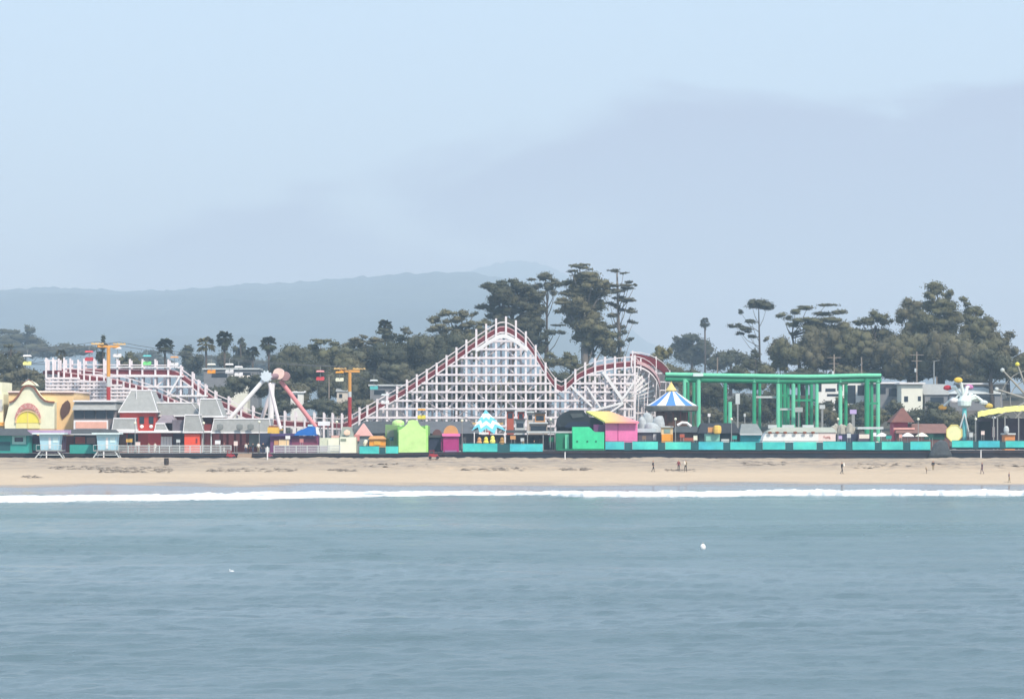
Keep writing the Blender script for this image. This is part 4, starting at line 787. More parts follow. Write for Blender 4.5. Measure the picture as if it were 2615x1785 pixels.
# lifeguard towers, standing on the sand in front of the wall
def guard_tower(a, b_, ra, rb, label):
    Y = 496.5; c = (a + b_) / 2; base = Vector((PX(c, Y), Y, float(beach_z(np.array([PX(c, Y)]), np.array([Y]))[0]))); root = thing('lifeguard_tower', label, 'lifeguard tower', base, 'lifeguard towers')
    x0, x1 = PX(a, Y), PX(b_, Y); zf = PZ(1149, Y)
    MB().frus((x0 + .15, x1 - .15, Y, Y + 2.6), zf, (x0 - .12, x1 + .12, Y - .15, Y + 2.7), PZ(1109, Y)).build('cabin', BLUEP, root)
    MB().box(PX(ra, Y), PX(rb, Y), Y - .9, Y + 3.2, PZ(1109, Y), PZ(1105, Y)).build('roof', mat('very pale blue roof', (214, 232, 240), .6, .05), root)
    MB().box(x0 - .5, x1 + .5, Y - .8, Y + 2.9, zf - .2, zf - .003).build('deck', GALV, root)
    MB().fb(a + 22, a + 28, 1117, 1146, Y - .12, Y + .05).build('door', W, root); MB().fb(a + 33, a + 46, 1114, 1130, Y - .12, Y + .05).build('shutter', mat('white blue shutter', (206, 232, 240)), root)
    g = base.z - .3
    for (p, q) in [((x0 + .2, Y - .6), (x0 - .9, Y - .9)), ((x1 - .2, Y - .6), (x1 + .9, Y - .9)), ((x0 + .2, Y + 2.6), (x0 - .6, Y + 2.8)), ((x1 - .2, Y + 2.6), (x1 + .6, Y + 2.8))]: MB().bar((*p, zf - .2), (*q, g), .16).build('leg', PALEG, root)
    MB().box((x0 + x1) / 2 - .5, (x0 + x1) / 2 - .32, Y - .75, Y - .57, g, zf - .2).build('post', W, root)
    MB().bar((x0 - .3, Y - .78, zf - .75), (x1 + .3, Y - .78, zf - .75), .08, .12).build('brace', PALEG, root)
    mb = MB(); mb.box(x0 - .5, x1 + .5, Y - .8, Y - .74, zf + .75, zf + .82)
    for i in range(7): xx = x0 - .48 + (x1 - x0 + .94) * i / 6; mb.box(xx - .025, xx + .025, Y - .8, Y - .74, zf, zf + .75)
    mb.build('deck_railing', PALEG, root)
guard_tower(102, 152, 84, 166, 'pale blue lifeguard tower in front of the aubergine stall')
guard_tower(248, 298, 236, 308, 'pale blue lifeguard tower beside the white railing, in front of the grey roofed diner')
# grey roofed diner
h = root_at('diner', 'two storey diner with grey roof band, dark windows and pink panel', 'building', 235, 520)
MB().fb(188, 296, 1047, None, 520, 538).build('wall', mat('taupe wall', (120, 112, 112), .8, .15), h)
MB().frus((PX(186, 520), PX(298, 520), 519, 539), PZ(1047, 520), (PX(190, 520), PX(292, 520), 520.5, 537), PZ(1026, 520)).build('roof', GREY, h)
MB().fb(186, 296, 1022, 1026, 519.5, 538).build('fascia', W, h)
for a, c in ((191, 214), (217, 243), (246, 270), (274, 290)): MB().fb(a, c, 1049, 1068, 519.9, 520.05).build('window', GLASS, h)
MB().fb(188, 276, 1073, 1097, 519.85, 520.05).build('panel_frame', W, h); MB().fb(193, 272, 1077, 1094, 519.75, 519.95).build('panel', mat('salmon panel', (250, 178, 158)), h)
MB().frus((PX(150, 514), PX(300, 514), 513.5, 520), PZ(1108, 514), (PX(165, 519), PX(296, 519), 519, 520), PZ(1096, 519)).build('awning', GREYD, h)
MB().fb(150, 300, 1107.5, 1110.5, 513.4, 513.6).build('awning_fascia', PALEG, h)
MB().fb(156, 188, 1113, None, 519.8, 520.1).build('wall_panel', DRED, h); MB().fb(192, 217, 1115, 1133, 519.7, 519.95).build('menu_board', mat('coral board', (240, 116, 92)), h); MB().fb(221, 243, 1117, 1133, 519.7, 519.95).build('notice_board', mat('greyed pink board', (196, 170, 164)), h)
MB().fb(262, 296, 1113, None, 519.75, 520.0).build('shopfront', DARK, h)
# red restaurant with grey mansards
h = root_at('red_restaurant', 'red restaurant with steep grey mansard roofs trimmed in white', 'building', 440, 519)
def mansard(a, b_, ta, tb, yt, yb, Y, D, parent, nm='roof', mm=GREY):
    d = (a is not None) and (ta - a) * Y / F
    MB().frus((PX(a, Y), PX(b_, Y), Y, Y + D), PZ(yb, Y), (PX(ta, Y), PX(tb, Y), Y + d, Y + D - d), PZ(yt, Y)).build(nm, mm, parent)
    MB().box(PX(a - 1.5, Y), PX(b_ + 1.5, Y), Y - .12, Y + D + .1, PZ(yb + 3.5, Y), PZ(yb, Y) - .003).build('eave_trim', W, parent)
    MB().box(PX(ta - 1, Y), PX(tb + 1, Y), Y + d - .1, Y + D - d + .1, PZ(yt, Y) + .003, PZ(yt - 3.2, Y)).build('roof_trim', W, parent)
    for s, q in ((a, ta), (b_, tb)): MB().bar(P(s, yb, Y) + Vector((0, -.02, 0)), Vector((PX(q, Y), Y + d - .02, PZ(yt, Y))), .1, .1).build('hip_trim', W, parent)
MB().fb(306, 398, 1054, None, 521, 531).build('tower_wall', RED, h)
mansard(303, 402, 331, 382, 998, 1050, 520.4, 11, h)
MB().fb(348, 349.5, 998, 1050, 521.5, 521.6).build('roof_seam', W, h)
for a in (356, 380): MB().fb(a, a + 12, 1064, 1082, 520.9, 521.1).build('window', GLASS, h); MB().lathe(P(a + 6, 1089, 520.9), [(.02, -.32), (.26, -.2), (.34, 0), (.26, .2), (.02, .32)], 10, 1, .25).build('lantern', W, h)
mansard(286, 348, 290, 345, 1070, 1096, 518.8, 4, h); mansard(395, 428, 398, 420, 1083, 1098, 518.6, 3, h)
MB().frus((PX(400, 520), PX(452, 520), 519, 526), PZ(1080, 520), (PX(412, 520), PX(436, 520), 521, 525), PZ(1060, 520)).build('porch_roof', mat('mauve grey shingle', (142, 132, 138), .85, .15), h)
mansard(396, 512, 400, 490, 1030, 1060, 524, 9, h); mansard(508, 568, 511, 552, 1020, 1062, 522, 9, h)
MB().fb(402, 566, 1063.6, None, 524.5, 533).build('wall', DRED, h)
mansard(468, 520, 472, 508, 1061, 1102, 517.4, 6, h); MB().fb(440, 469, 1072, 1102, 519, 523).build('side_wall', mat('violet grey siding', (112, 104, 112), .8, .15), h)
mansard(540, 692, 546, 688, 1071, 1103, 518.4, 8, h)
MB().fb(516, 546, 1083, 1101, 519.5, 521).build('wall_panel', DRED, h)
MB().fb(300, 690, 1106.6, None, 521.2, 530).build('ground_floor_wall', DRED, h)
MB().fb(300, 540, 1100, 1105, 518.3, 522).build('porch_fascia', W, h)
MB().fb(378, 411, 1106, 1140, 520.9, 521.15).build('wall_panel', mat('crimson panel', (206, 62, 62), .7, .1), h)
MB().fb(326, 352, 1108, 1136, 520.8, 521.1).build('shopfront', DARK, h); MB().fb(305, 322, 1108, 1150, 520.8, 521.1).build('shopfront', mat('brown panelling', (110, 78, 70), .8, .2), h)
for k in range(4): MB().fb(411 + k * 7.2, 417.4 + k * 7.2, 1115, 1141, 520.7, 521.0).build('door', W, h)
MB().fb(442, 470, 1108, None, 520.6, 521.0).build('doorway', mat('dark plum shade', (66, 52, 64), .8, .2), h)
MB().fb(471, 510, 1108, None, 517.8, 521).build('bay', ORED, h); MB().fb(500, 504, 1119, 1131, 517.7, 517.85).build('bay_window', DRED, h)
for a, c in ((523, 536), (544, 560), (570, 578), (584, 597), (603, 612), (618, 628)): MB().fb(a, c, 1108, 1136, 520.9, 521.15).build('wall_panel', mat('faded rose panel', (178, 96, 94), .75, .2), h)
MB().fb(636, 662, 1110, 1140, 520.8, 521.1).build('window', mat('grey green glass', (120, 128, 124), .3, .15), h)
for a in (515, 538, 668, 688): MB().fb(a, a + 2.6, 1106, None, 518.7, 518.9).build('porch_post', PALEG, h)
for k in range(3): MB().lathe(P((562, 612, 640)[k], 1090, 517.6), [(.02, -.6), (.5, -.35), (.55, 0), (.5, .35), (.02, .6)], 8, 1, .2).build('roof_ornament', mat('pewter ornament', (128, 132, 130), .7, .2), h)
# low band of shade umbrellas and flags is left to the people below; the pendulum ride
rd = root_at('pendulum_ride', 'white and pink pendulum ride on splayed legs with round hubs', 'amusement ride', 695, 536)
ya, yb = 533.0, 539.0
def strut(a, Ya, b_, Yb, w, nm, mm): MB().tube([P(*a, Ya), P(*b_, Yb)], w, 10).build(nm, mm, rd)
strut((672, 972), ya, (576, 1082), ya - 1, .36, 'leg', W); strut((688, 978), ya, (716, 1096), ya - 1, .3, 'leg', PINKW)
strut((700, 978), yb, (661, 1092), yb + 1, .34, 'leg', PINKW); strut((716, 972), yb, (806, 1090), yb + 1, .38, 'leg', PINKSTEEL)
strut((694, 980), 536, (691, 1086), 536, .5, 'pendulum_arm', W)
MB().lathe(P(690, 1086, 536) + Vector((0, 0, -1.2)), [(.3, -.1), (1.5, .1), (2.2, .35), (2.25, .6), (1.4, .8), (.5, 1.3)], 20).build('gondola', mat('sunny gondola paint', (240, 184, 72), .6, .1), rd)
mb = MB().tube([Vector((PX(680, ya), ya - .8, PZ(962, ya))), Vector((PX(680, ya), ya + .9, PZ(962, ya)))], .85, 14)
for k in range(10): a = k * .628; c = Vector((PX(680, ya), ya - .4, PZ(962, ya))); mb.bar(c + Vector((math.cos(a), 0, math.sin(a))) * .6, c + Vector((math.cos(a), 0, math.sin(a))) * 1.05, .26, .26)
mb.build('hub', mat('ice blue hub', (206, 216, 222), .5, .08), rd)
MB().tube([Vector((PX(713, yb), yb - 1.6, PZ(955, yb))), Vector((PX(713, yb), yb + .6, PZ(955, yb)))], .98, 18).build('hub', mat('rose beige hub', (236, 204, 192), .6, .12), rd)
MB().tube([Vector((PX(729, yb), yb - 1.2, PZ(961, yb))), Vector((PX(729, yb), yb + .8, PZ(961, yb)))], .8, 14).build('motor_housing', mat('mauve brown housing', (164, 128, 128), .6, .15), rd)
MB().tube([P(682, 964, ya), P(713, 960, yb)], .5, 12).build('axle', mat('dusty mauve axle', (150, 120, 128), .6, .1), rd)
MB().fb(640, 810, 1130, None, 531, 541).build('platform', GREYD, rd)
# food stands and stalls
def stall(label, a, b_, top, Y, D, wm, name='stall', cat='stall', bot=None): 
    h = root_at(name, label, cat, (a + b_) / 2, Y); MB().fb(a, b_, top, bot, Y, Y + D).build('wall', wm, h); return h
h = stall('purple food stand with blue sloping canvas roof', 690, 812, 1113, 514, 6, PURP)
MB().fp([(750, 1112), (760, 1101), (778, 1094), (790, 1087), (800, 1090), (806, 1112)], 513, 519).build('canvas_roof', BLUE, h)
MB().fb(690, 757, 1107, 1113.5, 513.2, 520).build('roof', mat('deep violet roof', (78, 62, 110), .7, .15), h)
MB().fb(712, 738, 1122, 1138, 513.8, 514.05).build('sign_board', mat('peach sign', (252, 204, 160)), h); MB().fb(700, 711, 1124, 1136, 513.85, 514.05).build('menu_board', TAN, h)
MB().fb(745, 812, 1120, 1140, 513.9, 514.05).build('counter_front', mat('dull magenta front', (134, 66, 94), .7, .2), h); MB().fb(664, 692, 1106, None, 515, 519).build('side_wall', NAVY, h)
MB().fp([(806, 1090), (812, 1090), (818, 1112), (808, 1108)], 512.8, 513).build('banner', W, h); MB().fb(786, 797, 1084, 1089, 512.9, 515).build('vent_box', BLUEP, h)
h = stall('white capped sign board beside the purple stand', 812, 842, 1076, 517, 1.2, W, 'sign', 'sign', 1087); MB().fb(816, 819, 1087, None, 517.4, 517.7).build('post', GALV, h); MB().fb(836, 839, 1087, None, 517.4, 517.7).build('post', GALV, h)
h = stall('mustard yellow box sign above the porch roof end', 683, 712, 1091, 516, 1.5, mat('mustard paint', (240, 190, 84)), 'sign', 'sign', 1108); MB().fb(686, 709, 1087, 1091, 516.2, 517).build('cap', BROWN, h); MB().fb(695, 699, 1108, None, 516.5, 516.8).build('post', GALV, h)
h = stall('cream block stand with pale grey roof box and round pink sign', 816, 909, 1118, 506, 7, mat('sage cream paint', (206, 210, 188), .75, .1)); MB().fb(868, 909, 1116, None, 505.6, 506).build('front', CREAMY, h)
MB().fb(838, 866, 1122, 1150, 505.8, 506.05).build('front', CREAMY, h); MB().fb(846, 866, 1112, 1118, 507, 511).build('roof_edge', mat('dusty pink trim', (198, 158, 150)), h)
MB().frus((PX(868, 508), PX(904, 508), 507, 512), PZ(1117, 508), (PX(874, 508), PX(896, 508), 508.5, 510.5), PZ(1090, 508)).build('roof_box', mat('grey green cowl', (142, 148, 138), .8, .15), h)
MB().lathe(P(886, 1105, 506.8), [(.02, -.5), (.45, -.3), (.55, 0), (.45, .3), (.02, .5)], 12, 1, .3).build('round_sign', mat('pale salmon disc', (244, 200, 178)), h); MB().fb(870, 884, 1120, 1126, 505.5, 505.65).build('emblem', mat('olive grey emblem', (140, 150, 130)), h)
MB().fb(818, 836, 1140, 1154, 505.9, 506.05).build('bench_front', mat('lavender grey board', (172, 164, 172)), h)
h = stall('grey roofed low building behind the pink gable stand', 905, 1010, 1105, 528, 8, mat('grey taupe wall', (112, 108, 108), .8, .15), 'building', 'building'); MB().frus((PX(900, 527), PX(1016, 527), 527, 537), PZ(1106, 527), (PX(925, 531), PX(1000, 531), 531, 533), PZ(1076, 531)).build('roof', GREYD, h)
h = stall('small stand with pink triangular gable', 906, 950, 1113, 511, 4, mat('grey blue wall', (128, 142, 150), .8, .15)); MB().fp([(904, 1113), (927, 1081), (950, 1113)], 510.6, 515).build('gable_roof', mat('rose pink gable', (244, 184, 180)), h); MB().fb(900, 918, 1110, 1126, 510.4, 510.9).build('sign_board', mat('dusty rose board', (196, 130, 128)), h); MB().lathe(P(934, 1128, 509.8) + Vector((0, 0, -.8)), [(.3, -1.2), (.38, 0), (.42, .6), (.3, 1.0), (.1, 1.15)], 10).build('white_cone', CREAMY, h)
h = stall('bright orange hexagonal booth', 943, 985, 1121, 507, 4, ORNG); MB().frus((PX(940, 507), PX(988, 507), 506.6, 511.4), PZ(1121, 507), (PX(946, 507), PX(978, 507), 507.5, 510.5), PZ(1113, 507)).build('roof', TAN, h); MB().fb(955, 972, 1124, 1136, 506.9, 507.05).build('counter', mat('amber panel', (250, 176, 72)), h)
# lime green building
h = root_at('lime_building', 'lime green building with scooped mission parapet', 'building', 1055, 503)
MB().fp([(1018, 1158), (1018, 1098), (1024, 1096), (1032, 1090), (1040, 1082), (1043, 1074), (1054, 1072), (1066, 1074), (1069, 1082), (1075, 1089), (1082, 1094), (1088, 1096), (1088, 1158)], 502.6, 504).build('front', LIME, h)
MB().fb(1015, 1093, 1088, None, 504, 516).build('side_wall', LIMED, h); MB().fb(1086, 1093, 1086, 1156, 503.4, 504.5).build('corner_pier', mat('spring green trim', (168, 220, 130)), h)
MB().fb(984, 1015, 1084, 1140, 508, 518).build('wing', mat('shade toned green wall', (126, 160, 110), .8, .15), h); MB().fb(988, 1006, 1098, 1120, 507.9, 508.05).build('wing_window', mat('grey green panel', (140, 152, 136)), h)  # the wing's darker green carries the shade of the building's left side
MB().lathe(P(1017, 1086, 506) , [(.95, 0), (1.0, .35), (.92, .62), (.55, .82), (.05, .9)], 14).build('dome', LIME, h)
# magenta booth, navy shed and their neighbours
h = root_at('booth', 'magenta booth with half round tan top', 'booth', 1150, 504)
MB().fb(1132, 1171, 1114, None, 504, 509).build('wall', MAG, h); MB().fb(1129, 1174, 1107, 1114, 503.6, 509.4).build('fascia', PINK, h)
MB().fp([(1151 + 18.5 * math.cos(t), 1107 - 21 * math.sin(t)) for t in np.linspace(math.pi, 0, 14)], 503.8, 508).build('half_round_top', TAN, h); MB().fb(1126, 1137, 1118, 1150, 504.3, 505.5).build('side_panel', mat('deep plum panel', (116, 40, 88)), h)
MB().fb(1136, 1166, 1150, 1157, 502.8, 504).build('counter', mat('mauve counter', (150, 110, 150)), h)
h = stall('dark navy shed with brown domed top', 1095, 1129, 1117, 507, 5, NAVY, 'shed', 'shed'); MB().fp([(1116 + 12 * math.cos(t), 1112 - 16 * math.sin(t)) for t in np.linspace(math.pi, 0, 12)], 509, 513).build('dome', mat('brown dome', (110, 78, 76), .8, .15), h); MB().fb(1092, 1131, 1111, 1117, 506.7, 512.3).build('roof_band', GREYD, h)
h = root_at('station_building', 'long dark grey hip roofed building under the coaster lattice', 'building', 1110, 530)
MB().fb(1010, 1228, 1106, None, 530, 542).build('wall', mat('charcoal wall', (70, 70, 76), .8, .2), h); MB().frus((PX(1004, 529), PX(1236, 529), 528.6, 543), PZ(1107, 529), (PX(1040, 535), PX(1195, 535), 535, 537), PZ(1076, 535)).build('roof', mat('mid grey roofing', (98, 100, 104), .85, .15), h)
h = root_at('carnival_game', 'game stall with blue and white chevron striped canopy', 'stall', 1245, 514)
Yc = 514; cp = [(1206, 1104), (1292, 1104)]
apx = P(1240, 1046, Yc + 3); rim = [P(1204, 1100, Yc), P(1225, 1106, Yc - .5), P(1262, 1108, Yc - .5), P(1293, 1101, Yc), P(1288, 1100, Yc + 6), P(1210, 1100, Yc + 6)]
AQ = mat('aqua canvas', (104, 188, 206), .7, .08); WC = mat('white canvas', (230, 240, 242), .75, .06)
for i in range(6):
    a, c = rim[i], rim[(i + 1) % 6]; nb = 5
    for k in range(nb):
        lo, hi = k / nb, (k + 1) / nb; A, B, C_, D_ = a.lerp(apx, lo), c.lerp(apx, lo), c.lerp(apx, hi), a.lerp(apx, hi)
        mid0, mid1 = A.lerp(B, .5) + (apx - A.lerp(B, .5)) * .22, D_.lerp(C_, .5) + (apx - D_.lerp(C_, .5)) * .22
        mb = MB(); n_ = Vector((0, -.03, .03)); mb.add([A, mid0, mid1, D_], [(0, 1, 2, 3)]); mb.add([mid0, B, C_, mid1], [(0, 1, 2, 3)]); mb.build('canopy_stripe', AQ if k % 2 == 0 else WC, h)
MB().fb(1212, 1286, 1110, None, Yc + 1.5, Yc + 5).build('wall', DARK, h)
for a in (1210, 1288): MB().fb(a, a + 2.5, 1104, None, Yc, Yc + .15).build('pole', W, h)
MB().fb(1223, 1248, 1103.5, 1109, Yc - .8, Yc - .6).build('valance', W, h)
for i, (a, b_, tp_, mm) in enumerate([(1236, 1246, 1120, YELL), (1250, 1266, 1114, mat('lemon plush', (240, 240, 120))), (1218, 1230, 1122, TAN), (1272, 1292, 1122, mat('ochre plush', (170, 130, 70)))]):
    MB().lathe(P((a + b_) / 2, (tp_ + 1134) / 2, 511.5), [(.1, -.75), (.4, -.5), (.46, -.1), (.3, .15), (.34, .4), (.2, .68), (.05, .75)], 10).build('prize_display', mm, h)
MB().fb(1214, 1294, 1132, None, 511.2, 512.2).build('counter', TEALD, h)
h = root_at('shed', 'brown shaded pavilion with thin white roof edge', 'pavilion', 1380, 516)
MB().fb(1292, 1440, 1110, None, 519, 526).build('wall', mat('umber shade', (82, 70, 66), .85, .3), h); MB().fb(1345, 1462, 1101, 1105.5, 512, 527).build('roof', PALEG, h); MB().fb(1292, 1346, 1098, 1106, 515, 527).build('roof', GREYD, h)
for a in (1308, 1330, 1352, 1376, 1400): MB().fb(a, a + 10, 1116 + (a % 7), 1136, 518.9, 519.1).build('opening', random.choice([DARK, mat('dim tan panel', (134, 112, 94), .8, .2), mat('dim grey panel', (104, 104, 104), .8, .2)]), h)
for a in (1346, 1386, 1416): MB().fb(a, a + 2.2, 1105, None, 512.3, 512.5).build('post', GALV, h)
MB().fb(1422, 1428, 1085, 1101, 514, 514.3).build('vent_pipe', PALEG, h)
# brick red and tan kiosks seen under the lattice
for a, b_, t_, u, Yk, mm, lb in [(1294, 1312, 1046, 1100, 546, mat('rust panel', (178, 92, 70)), 'rust red booth under the coaster lattice'), (1322, 1338, 1047, 1100, 547, mat('brick panel', (186, 84, 66)), 'brick red booth under the coaster lattice'), (1346, 1362, 1050, 1100, 545, mat('pale stone panel', (196, 186, 176)), 'pale stone booth under the coaster lattice'), (1366, 1392, 1052, 1100, 546, TAN, 'tan booth under the coaster lattice'), (1316, 1340, 1070, 1100, 538, PALEG, 'pale grey framed stand before the lattice booths'), (1352, 1398, 1078, 1102, 536, mat('mushroom panel', (156, 144, 134)), 'mushroom coloured long stand before the lattice booths')]:
    h = stall(lb, a, b_, t_ + 4, Yk, 3, mm, 'booth', 'booth', None); MB().fb(a - 2, b_ + 2, t_, t_ + 4, Yk - .4, Yk + 3.3).build('roof', random.choice([GREYD, PALEG, BROWN]), h); MB().fb(a + 3, b_ - 3, t_ + 10, t_ + 22, Yk - .05, Yk + .05).build('window', GLASS, h)
# green kiosk, dark hood roof, pink house
h = root_at('green_kiosk', 'mint green kiosk with cut corner and left side painted in dark green shade', 'kiosk', 1490, 504)
MB().fp([(1462, 1146), (1462, 1090), (1504, 1090), (1510, 1094), (1514, 1099), (1520, 1103), (1543, 1103), (1543, 1146)], 503, 509).build('wall', MINT, h)
MB().fb(1420, 1461, 1106, None, 505, 511).build('shaded_side_wall', GRN, h); MB().fb(1443, 1453, 1110, 1146, 504.4, 504.7).build('porch_post', mat('seafoam post', (110, 206, 168)), h); MB().fb(1424, 1545, 1146.5, 1156, 502.7, 509.2).build('plinth', GRN, h)  # deep green on the left wall is the kiosk's shaded side, painted in
for a in (1474, 1500, 1522): MB().lathe(P(a, 1127, 502.95), [(.02, -.16), (.14, -.1), (.16, 0), (.14, .1), (.02, .16)], 8, 1, .3).build('bolt_light', GRN, h)
h = root_at('hooded_stage', 'black hooded roof rising behind the mint kiosk', 'pavilion', 1470, 513)
BK = mat('black rubber roofing', (40, 46, 50), .8, .25, .6)
MB().fp([(1420, 1090), (1424, 1068), (1436, 1056), (1454, 1048), (1488, 1047), (1496, 1056), (1504, 1064), (1520, 1066), (1538, 1076), (1546, 1090)], 512, 520).build('roof', BK, h)
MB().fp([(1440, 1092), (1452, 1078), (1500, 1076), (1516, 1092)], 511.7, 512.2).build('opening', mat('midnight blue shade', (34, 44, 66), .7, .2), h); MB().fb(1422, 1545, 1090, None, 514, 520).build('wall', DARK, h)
MB().fp([(1456, 1056), (1486, 1055), (1492, 1064), (1462, 1068)], 511.8, 512.1).build('roof_panel', GREYD, h)
h = root_at('pink_house', 'bright pink stall with yellow to pink sloping roof', 'stall', 1590, 508)
MB().fb(1546, 1628, 1076, None, 508, 516).build('wall', PINK, h); MB().fb(1516, 1546, 1084, 1104, 509, 516).build('shade_painted_side', PURP, h)  # purple left piece: the stall's shaded side put into the colour
MB().fb(1577.5, 1579, 1076, 1130, 507.93, 508.02).build('corner_trim', MAG, h); MB().fb(1547, 1627, 1076, 1079.5, 507.9, 508.05).build('painted_eave_shadow', MAG, h)  # magenta strip under the roof edge is painted eave shade
rp = [P(1496, 1050, 514), P(1556, 1050, 518), P(1632, 1077, 507), P(1545, 1076, 507)]
RY = bpy.data.materials.new('yellow to pink roof paint'); RY.use_nodes = True; t = RY.node_tree; bb = t.nodes['Principled BSDF']; bb.inputs['Roughness'].default_value = .7
co = N(t, 'ShaderNodeTexCoord'); sx_ = N(t, 'ShaderNodeSeparateXYZ'); t.links.new(co.outputs['Object'], sx_.inputs[0]); cr = N(t, 'ShaderNodeValToRGB'); mr2 = N(t, 'ShaderNodeMapRange'); mr2.inputs['From Min'].default_value = PX(1500, 512) - h.location.x; mr2.inputs['From Max'].default_value = PX(1625, 508) - h.location.x
t.links.new(sx_.outputs['X'], mr2.inputs['Value']); t.links.new(mr2.outputs[0], cr.inputs[0]); t.links.new(cr.outputs[0], bb.inputs['Base Color'])
cr.color_ramp.elements[0].color = (lin(226), lin(232), lin(110), 1); cr.color_ramp.elements[1].color = (lin(240), lin(140), lin(160), 1); e = cr.color_ramp.elements.new(.45); e.color = (lin(246), lin(196), lin(120), 1)
mb = MB(); dn = Vector((0, 0, -.25)); mb.hexa([p + dn for p in (rp[3], rp[2], rp[1], rp[0])], [rp[3], rp[2], rp[1], rp[0]]); mb.build('roof', RY, h)
# rocky grey domes
DOM = mat('pale grey domes', (176, 182, 184), .85, .22, 1.3, bump=.4)
for px, pt, rr_, Yk, lb in [(1655, 1052, 16, 524, 'lumpy pale grey dome rock beside the pink stall'), (1682, 1060, 17, 522, 'second lumpy pale grey dome rock under the striped tent'), (1640, 1062, 12, 520, 'small pale grey dome rock touching the pink stall'), (1665, 1078, 22, 517, 'low wide pale blue grey dome rock above the grey counter')]:
    base = at_ground(px, Yk); ht = PZ(pt, Yk) - base.z; rad = rr_ * Yk / F; mb = MB(); mb.lathe(base, [(rad * 1.05, -.1), (rad * 1.02, ht * .5), (rad * .96, ht * .72), (rad * .78, ht * .88), (rad * .45, ht * .97), (.02, ht)], 14)
    mb.v = [(x + .12 * math.sin(z * 3 + y), y + .1 * math.sin(x * 4), z + .1 * math.sin(x * 3 + y * 2)) for x, y, z in mb.v]; o = mb.build('dome_rock', DOM, None, True); 
    off = base; o.data.transform(Matrix.Translation(-off)); o.location = off; tag(o, lb, 'rock')
h = stall('dark grey counter stall beside the pink stall', 1630, 1690, 1104, 511, 4, mat('graphite panel', (86, 88, 96), .8, .2)); MB().fb(1628, 1676, 1094, 1104, 510.6, 515).build('roof', mat('pale blue grey roof', (188, 204, 210)), h); MB().fb(1668, 1676, 1108, 1124, 510.9, 511.1).build('poster', PALEG, h)
h = stall('small orange ticket booth with pale upper window', 1690, 1718, 1109, 508, 2, ORNG, 'ticket_booth', 'booth'); MB().fb(1689, 1718, 1091, 1109, 508.1, 510).build('upper_wall', mat('buff panel', (226, 200, 156)), h); MB().fb(1696, 1711, 1096, 1106, 508.0, 508.15).build('window', mat('sea glass', (134, 158, 150), .3), h); MB().fb(1687, 1720, 1088, 1091, 507.8, 510.2).build('roof', PALEG, h)
# striped swing ride
sw = root_at('swing_ride', 'swing carousel with blue and white striped conical top and gold finial', 'amusement ride', 1716, 530)
c = P(1716, 1036, 530); top = P(1714, 1000, 530); n = 16; Rr = 66 * 530 / F
STB = mat('cornflower stripe', (84, 138, 216), .6, .08)
for k in range(n):
    a0, a1 = 2 * math.pi * k / n + .1, 2 * math.pi * (k + 1) / n + .1; mb = MB(); seg = 4; ring = []
    for i in range(seg + 1):
        f = i / seg; r = Rr * (1 - f) + .75 * f; z = c.z + (top.z - c.z) * (f ** 1.12); ring.append([(c.x + r * math.cos(a), c.y + r * math.sin(a), z) for a in (a0, a1)])
    for i in range(seg): mb.add([ring[i][0], ring[i][1], ring[i + 1][1], ring[i + 1][0]], [(0, 1, 2, 3)])
    mb.build('canopy_panel', STB if k % 2 else W, sw)
MB().lathe(top, [(.75, -.05), (.95, .25), (.6, .7), (.35, 1.1), (.1, 1.5), (.02, 1.75)], 14).build('finial', mat('gold paint', (240, 206, 130), .5, .1), sw)
MB().lathe(c + Vector((0, 0, -.95)), [(Rr * .95, 0), (Rr * 1.0, .15), (Rr * 1.02, .8), (Rr * .99, .93)], 32).build('rim_band', mat('stone grey rounding boards', (120, 118, 110), .7, .25, 2.0), sw)
MB().lathe(Vector((c.x, c.y, zd(c.x) - .1)), [(3.0, 0), (2.9, 1.4), (2.6, 3), (2.8, c.z - zd(c.x) - .9)], 20).build('drum', mat('dark bronze drum', (92, 66, 50), .7, .3, 1.4), sw)
for k in range(20):
    a = 2 * math.pi * k / 20; p = Vector((c.x + Rr * .9 * math.cos(a), c.y + Rr * .9 * math.sin(a), c.z - .95)); q = p + Vector((0, 0, -2.5)); mb = MB(); mb.bar(p, q, .04); mb.box(q.x - .25, q.x + .25, q.y - .25, q.y + .25, q.z - .08, q.z); mb.build('swing_seat', mat('dull red seat', (120, 60, 54)), sw)

# ------------------------------------------------------------------ green steel ride
gs = root_at('steel_track_ride', 'tall green steel flume track on tubular columns', 'amusement ride', 1980, 548)
bm_ = [(1700, 961), (1752, 962), (1800, 963), (1860, 964), (1925, 965), (1990, 966), (2060, 967), (2120, 966), (2160, 965), (2200, 964), (2250, 964)]
p1 = [P(a, b_ + 6, 546) for a, b_ in bm_]; MB().tube(p1, .56, 12).build('main_beam', STEELG, gs)
p2 = [P(a, b_ - 5, 545.4) for a, b_ in bm_]; MB().tube(p2, .36, 12).build('rail_tube', STEELGL, gs); MB().tube([p + Vector((0, 1.5, 0)) for p in p2], .3, 12).build('rail_tube', STEELGL, gs)
mb = MB()
for i in range(60):
    f = i / 59 * (len(p1) - 1); j = min(int(f), len(p1) - 2); a = p1[j].lerp(p1[j + 1], f - j); c_ = p2[j].lerp(p2[j + 1], f - j); mb.bar(a, c_, .14); mb.bar(c_, c_ + Vector((0, 1.5, 0)), .14)
mb.build('track_ties', STEELG, gs)
MB().fb(1770, 1796, 953, 961, 544.8, 545.2).build('train_car', mat('pale aqua car body', (214, 236, 228)), gs)
MB().tube([P(1700, 968, 552), P(1800, 971, 556), P(1990, 974, 558), P(2250, 970, 552)], .42, 10).build('rear_beam', STEELG, gs)
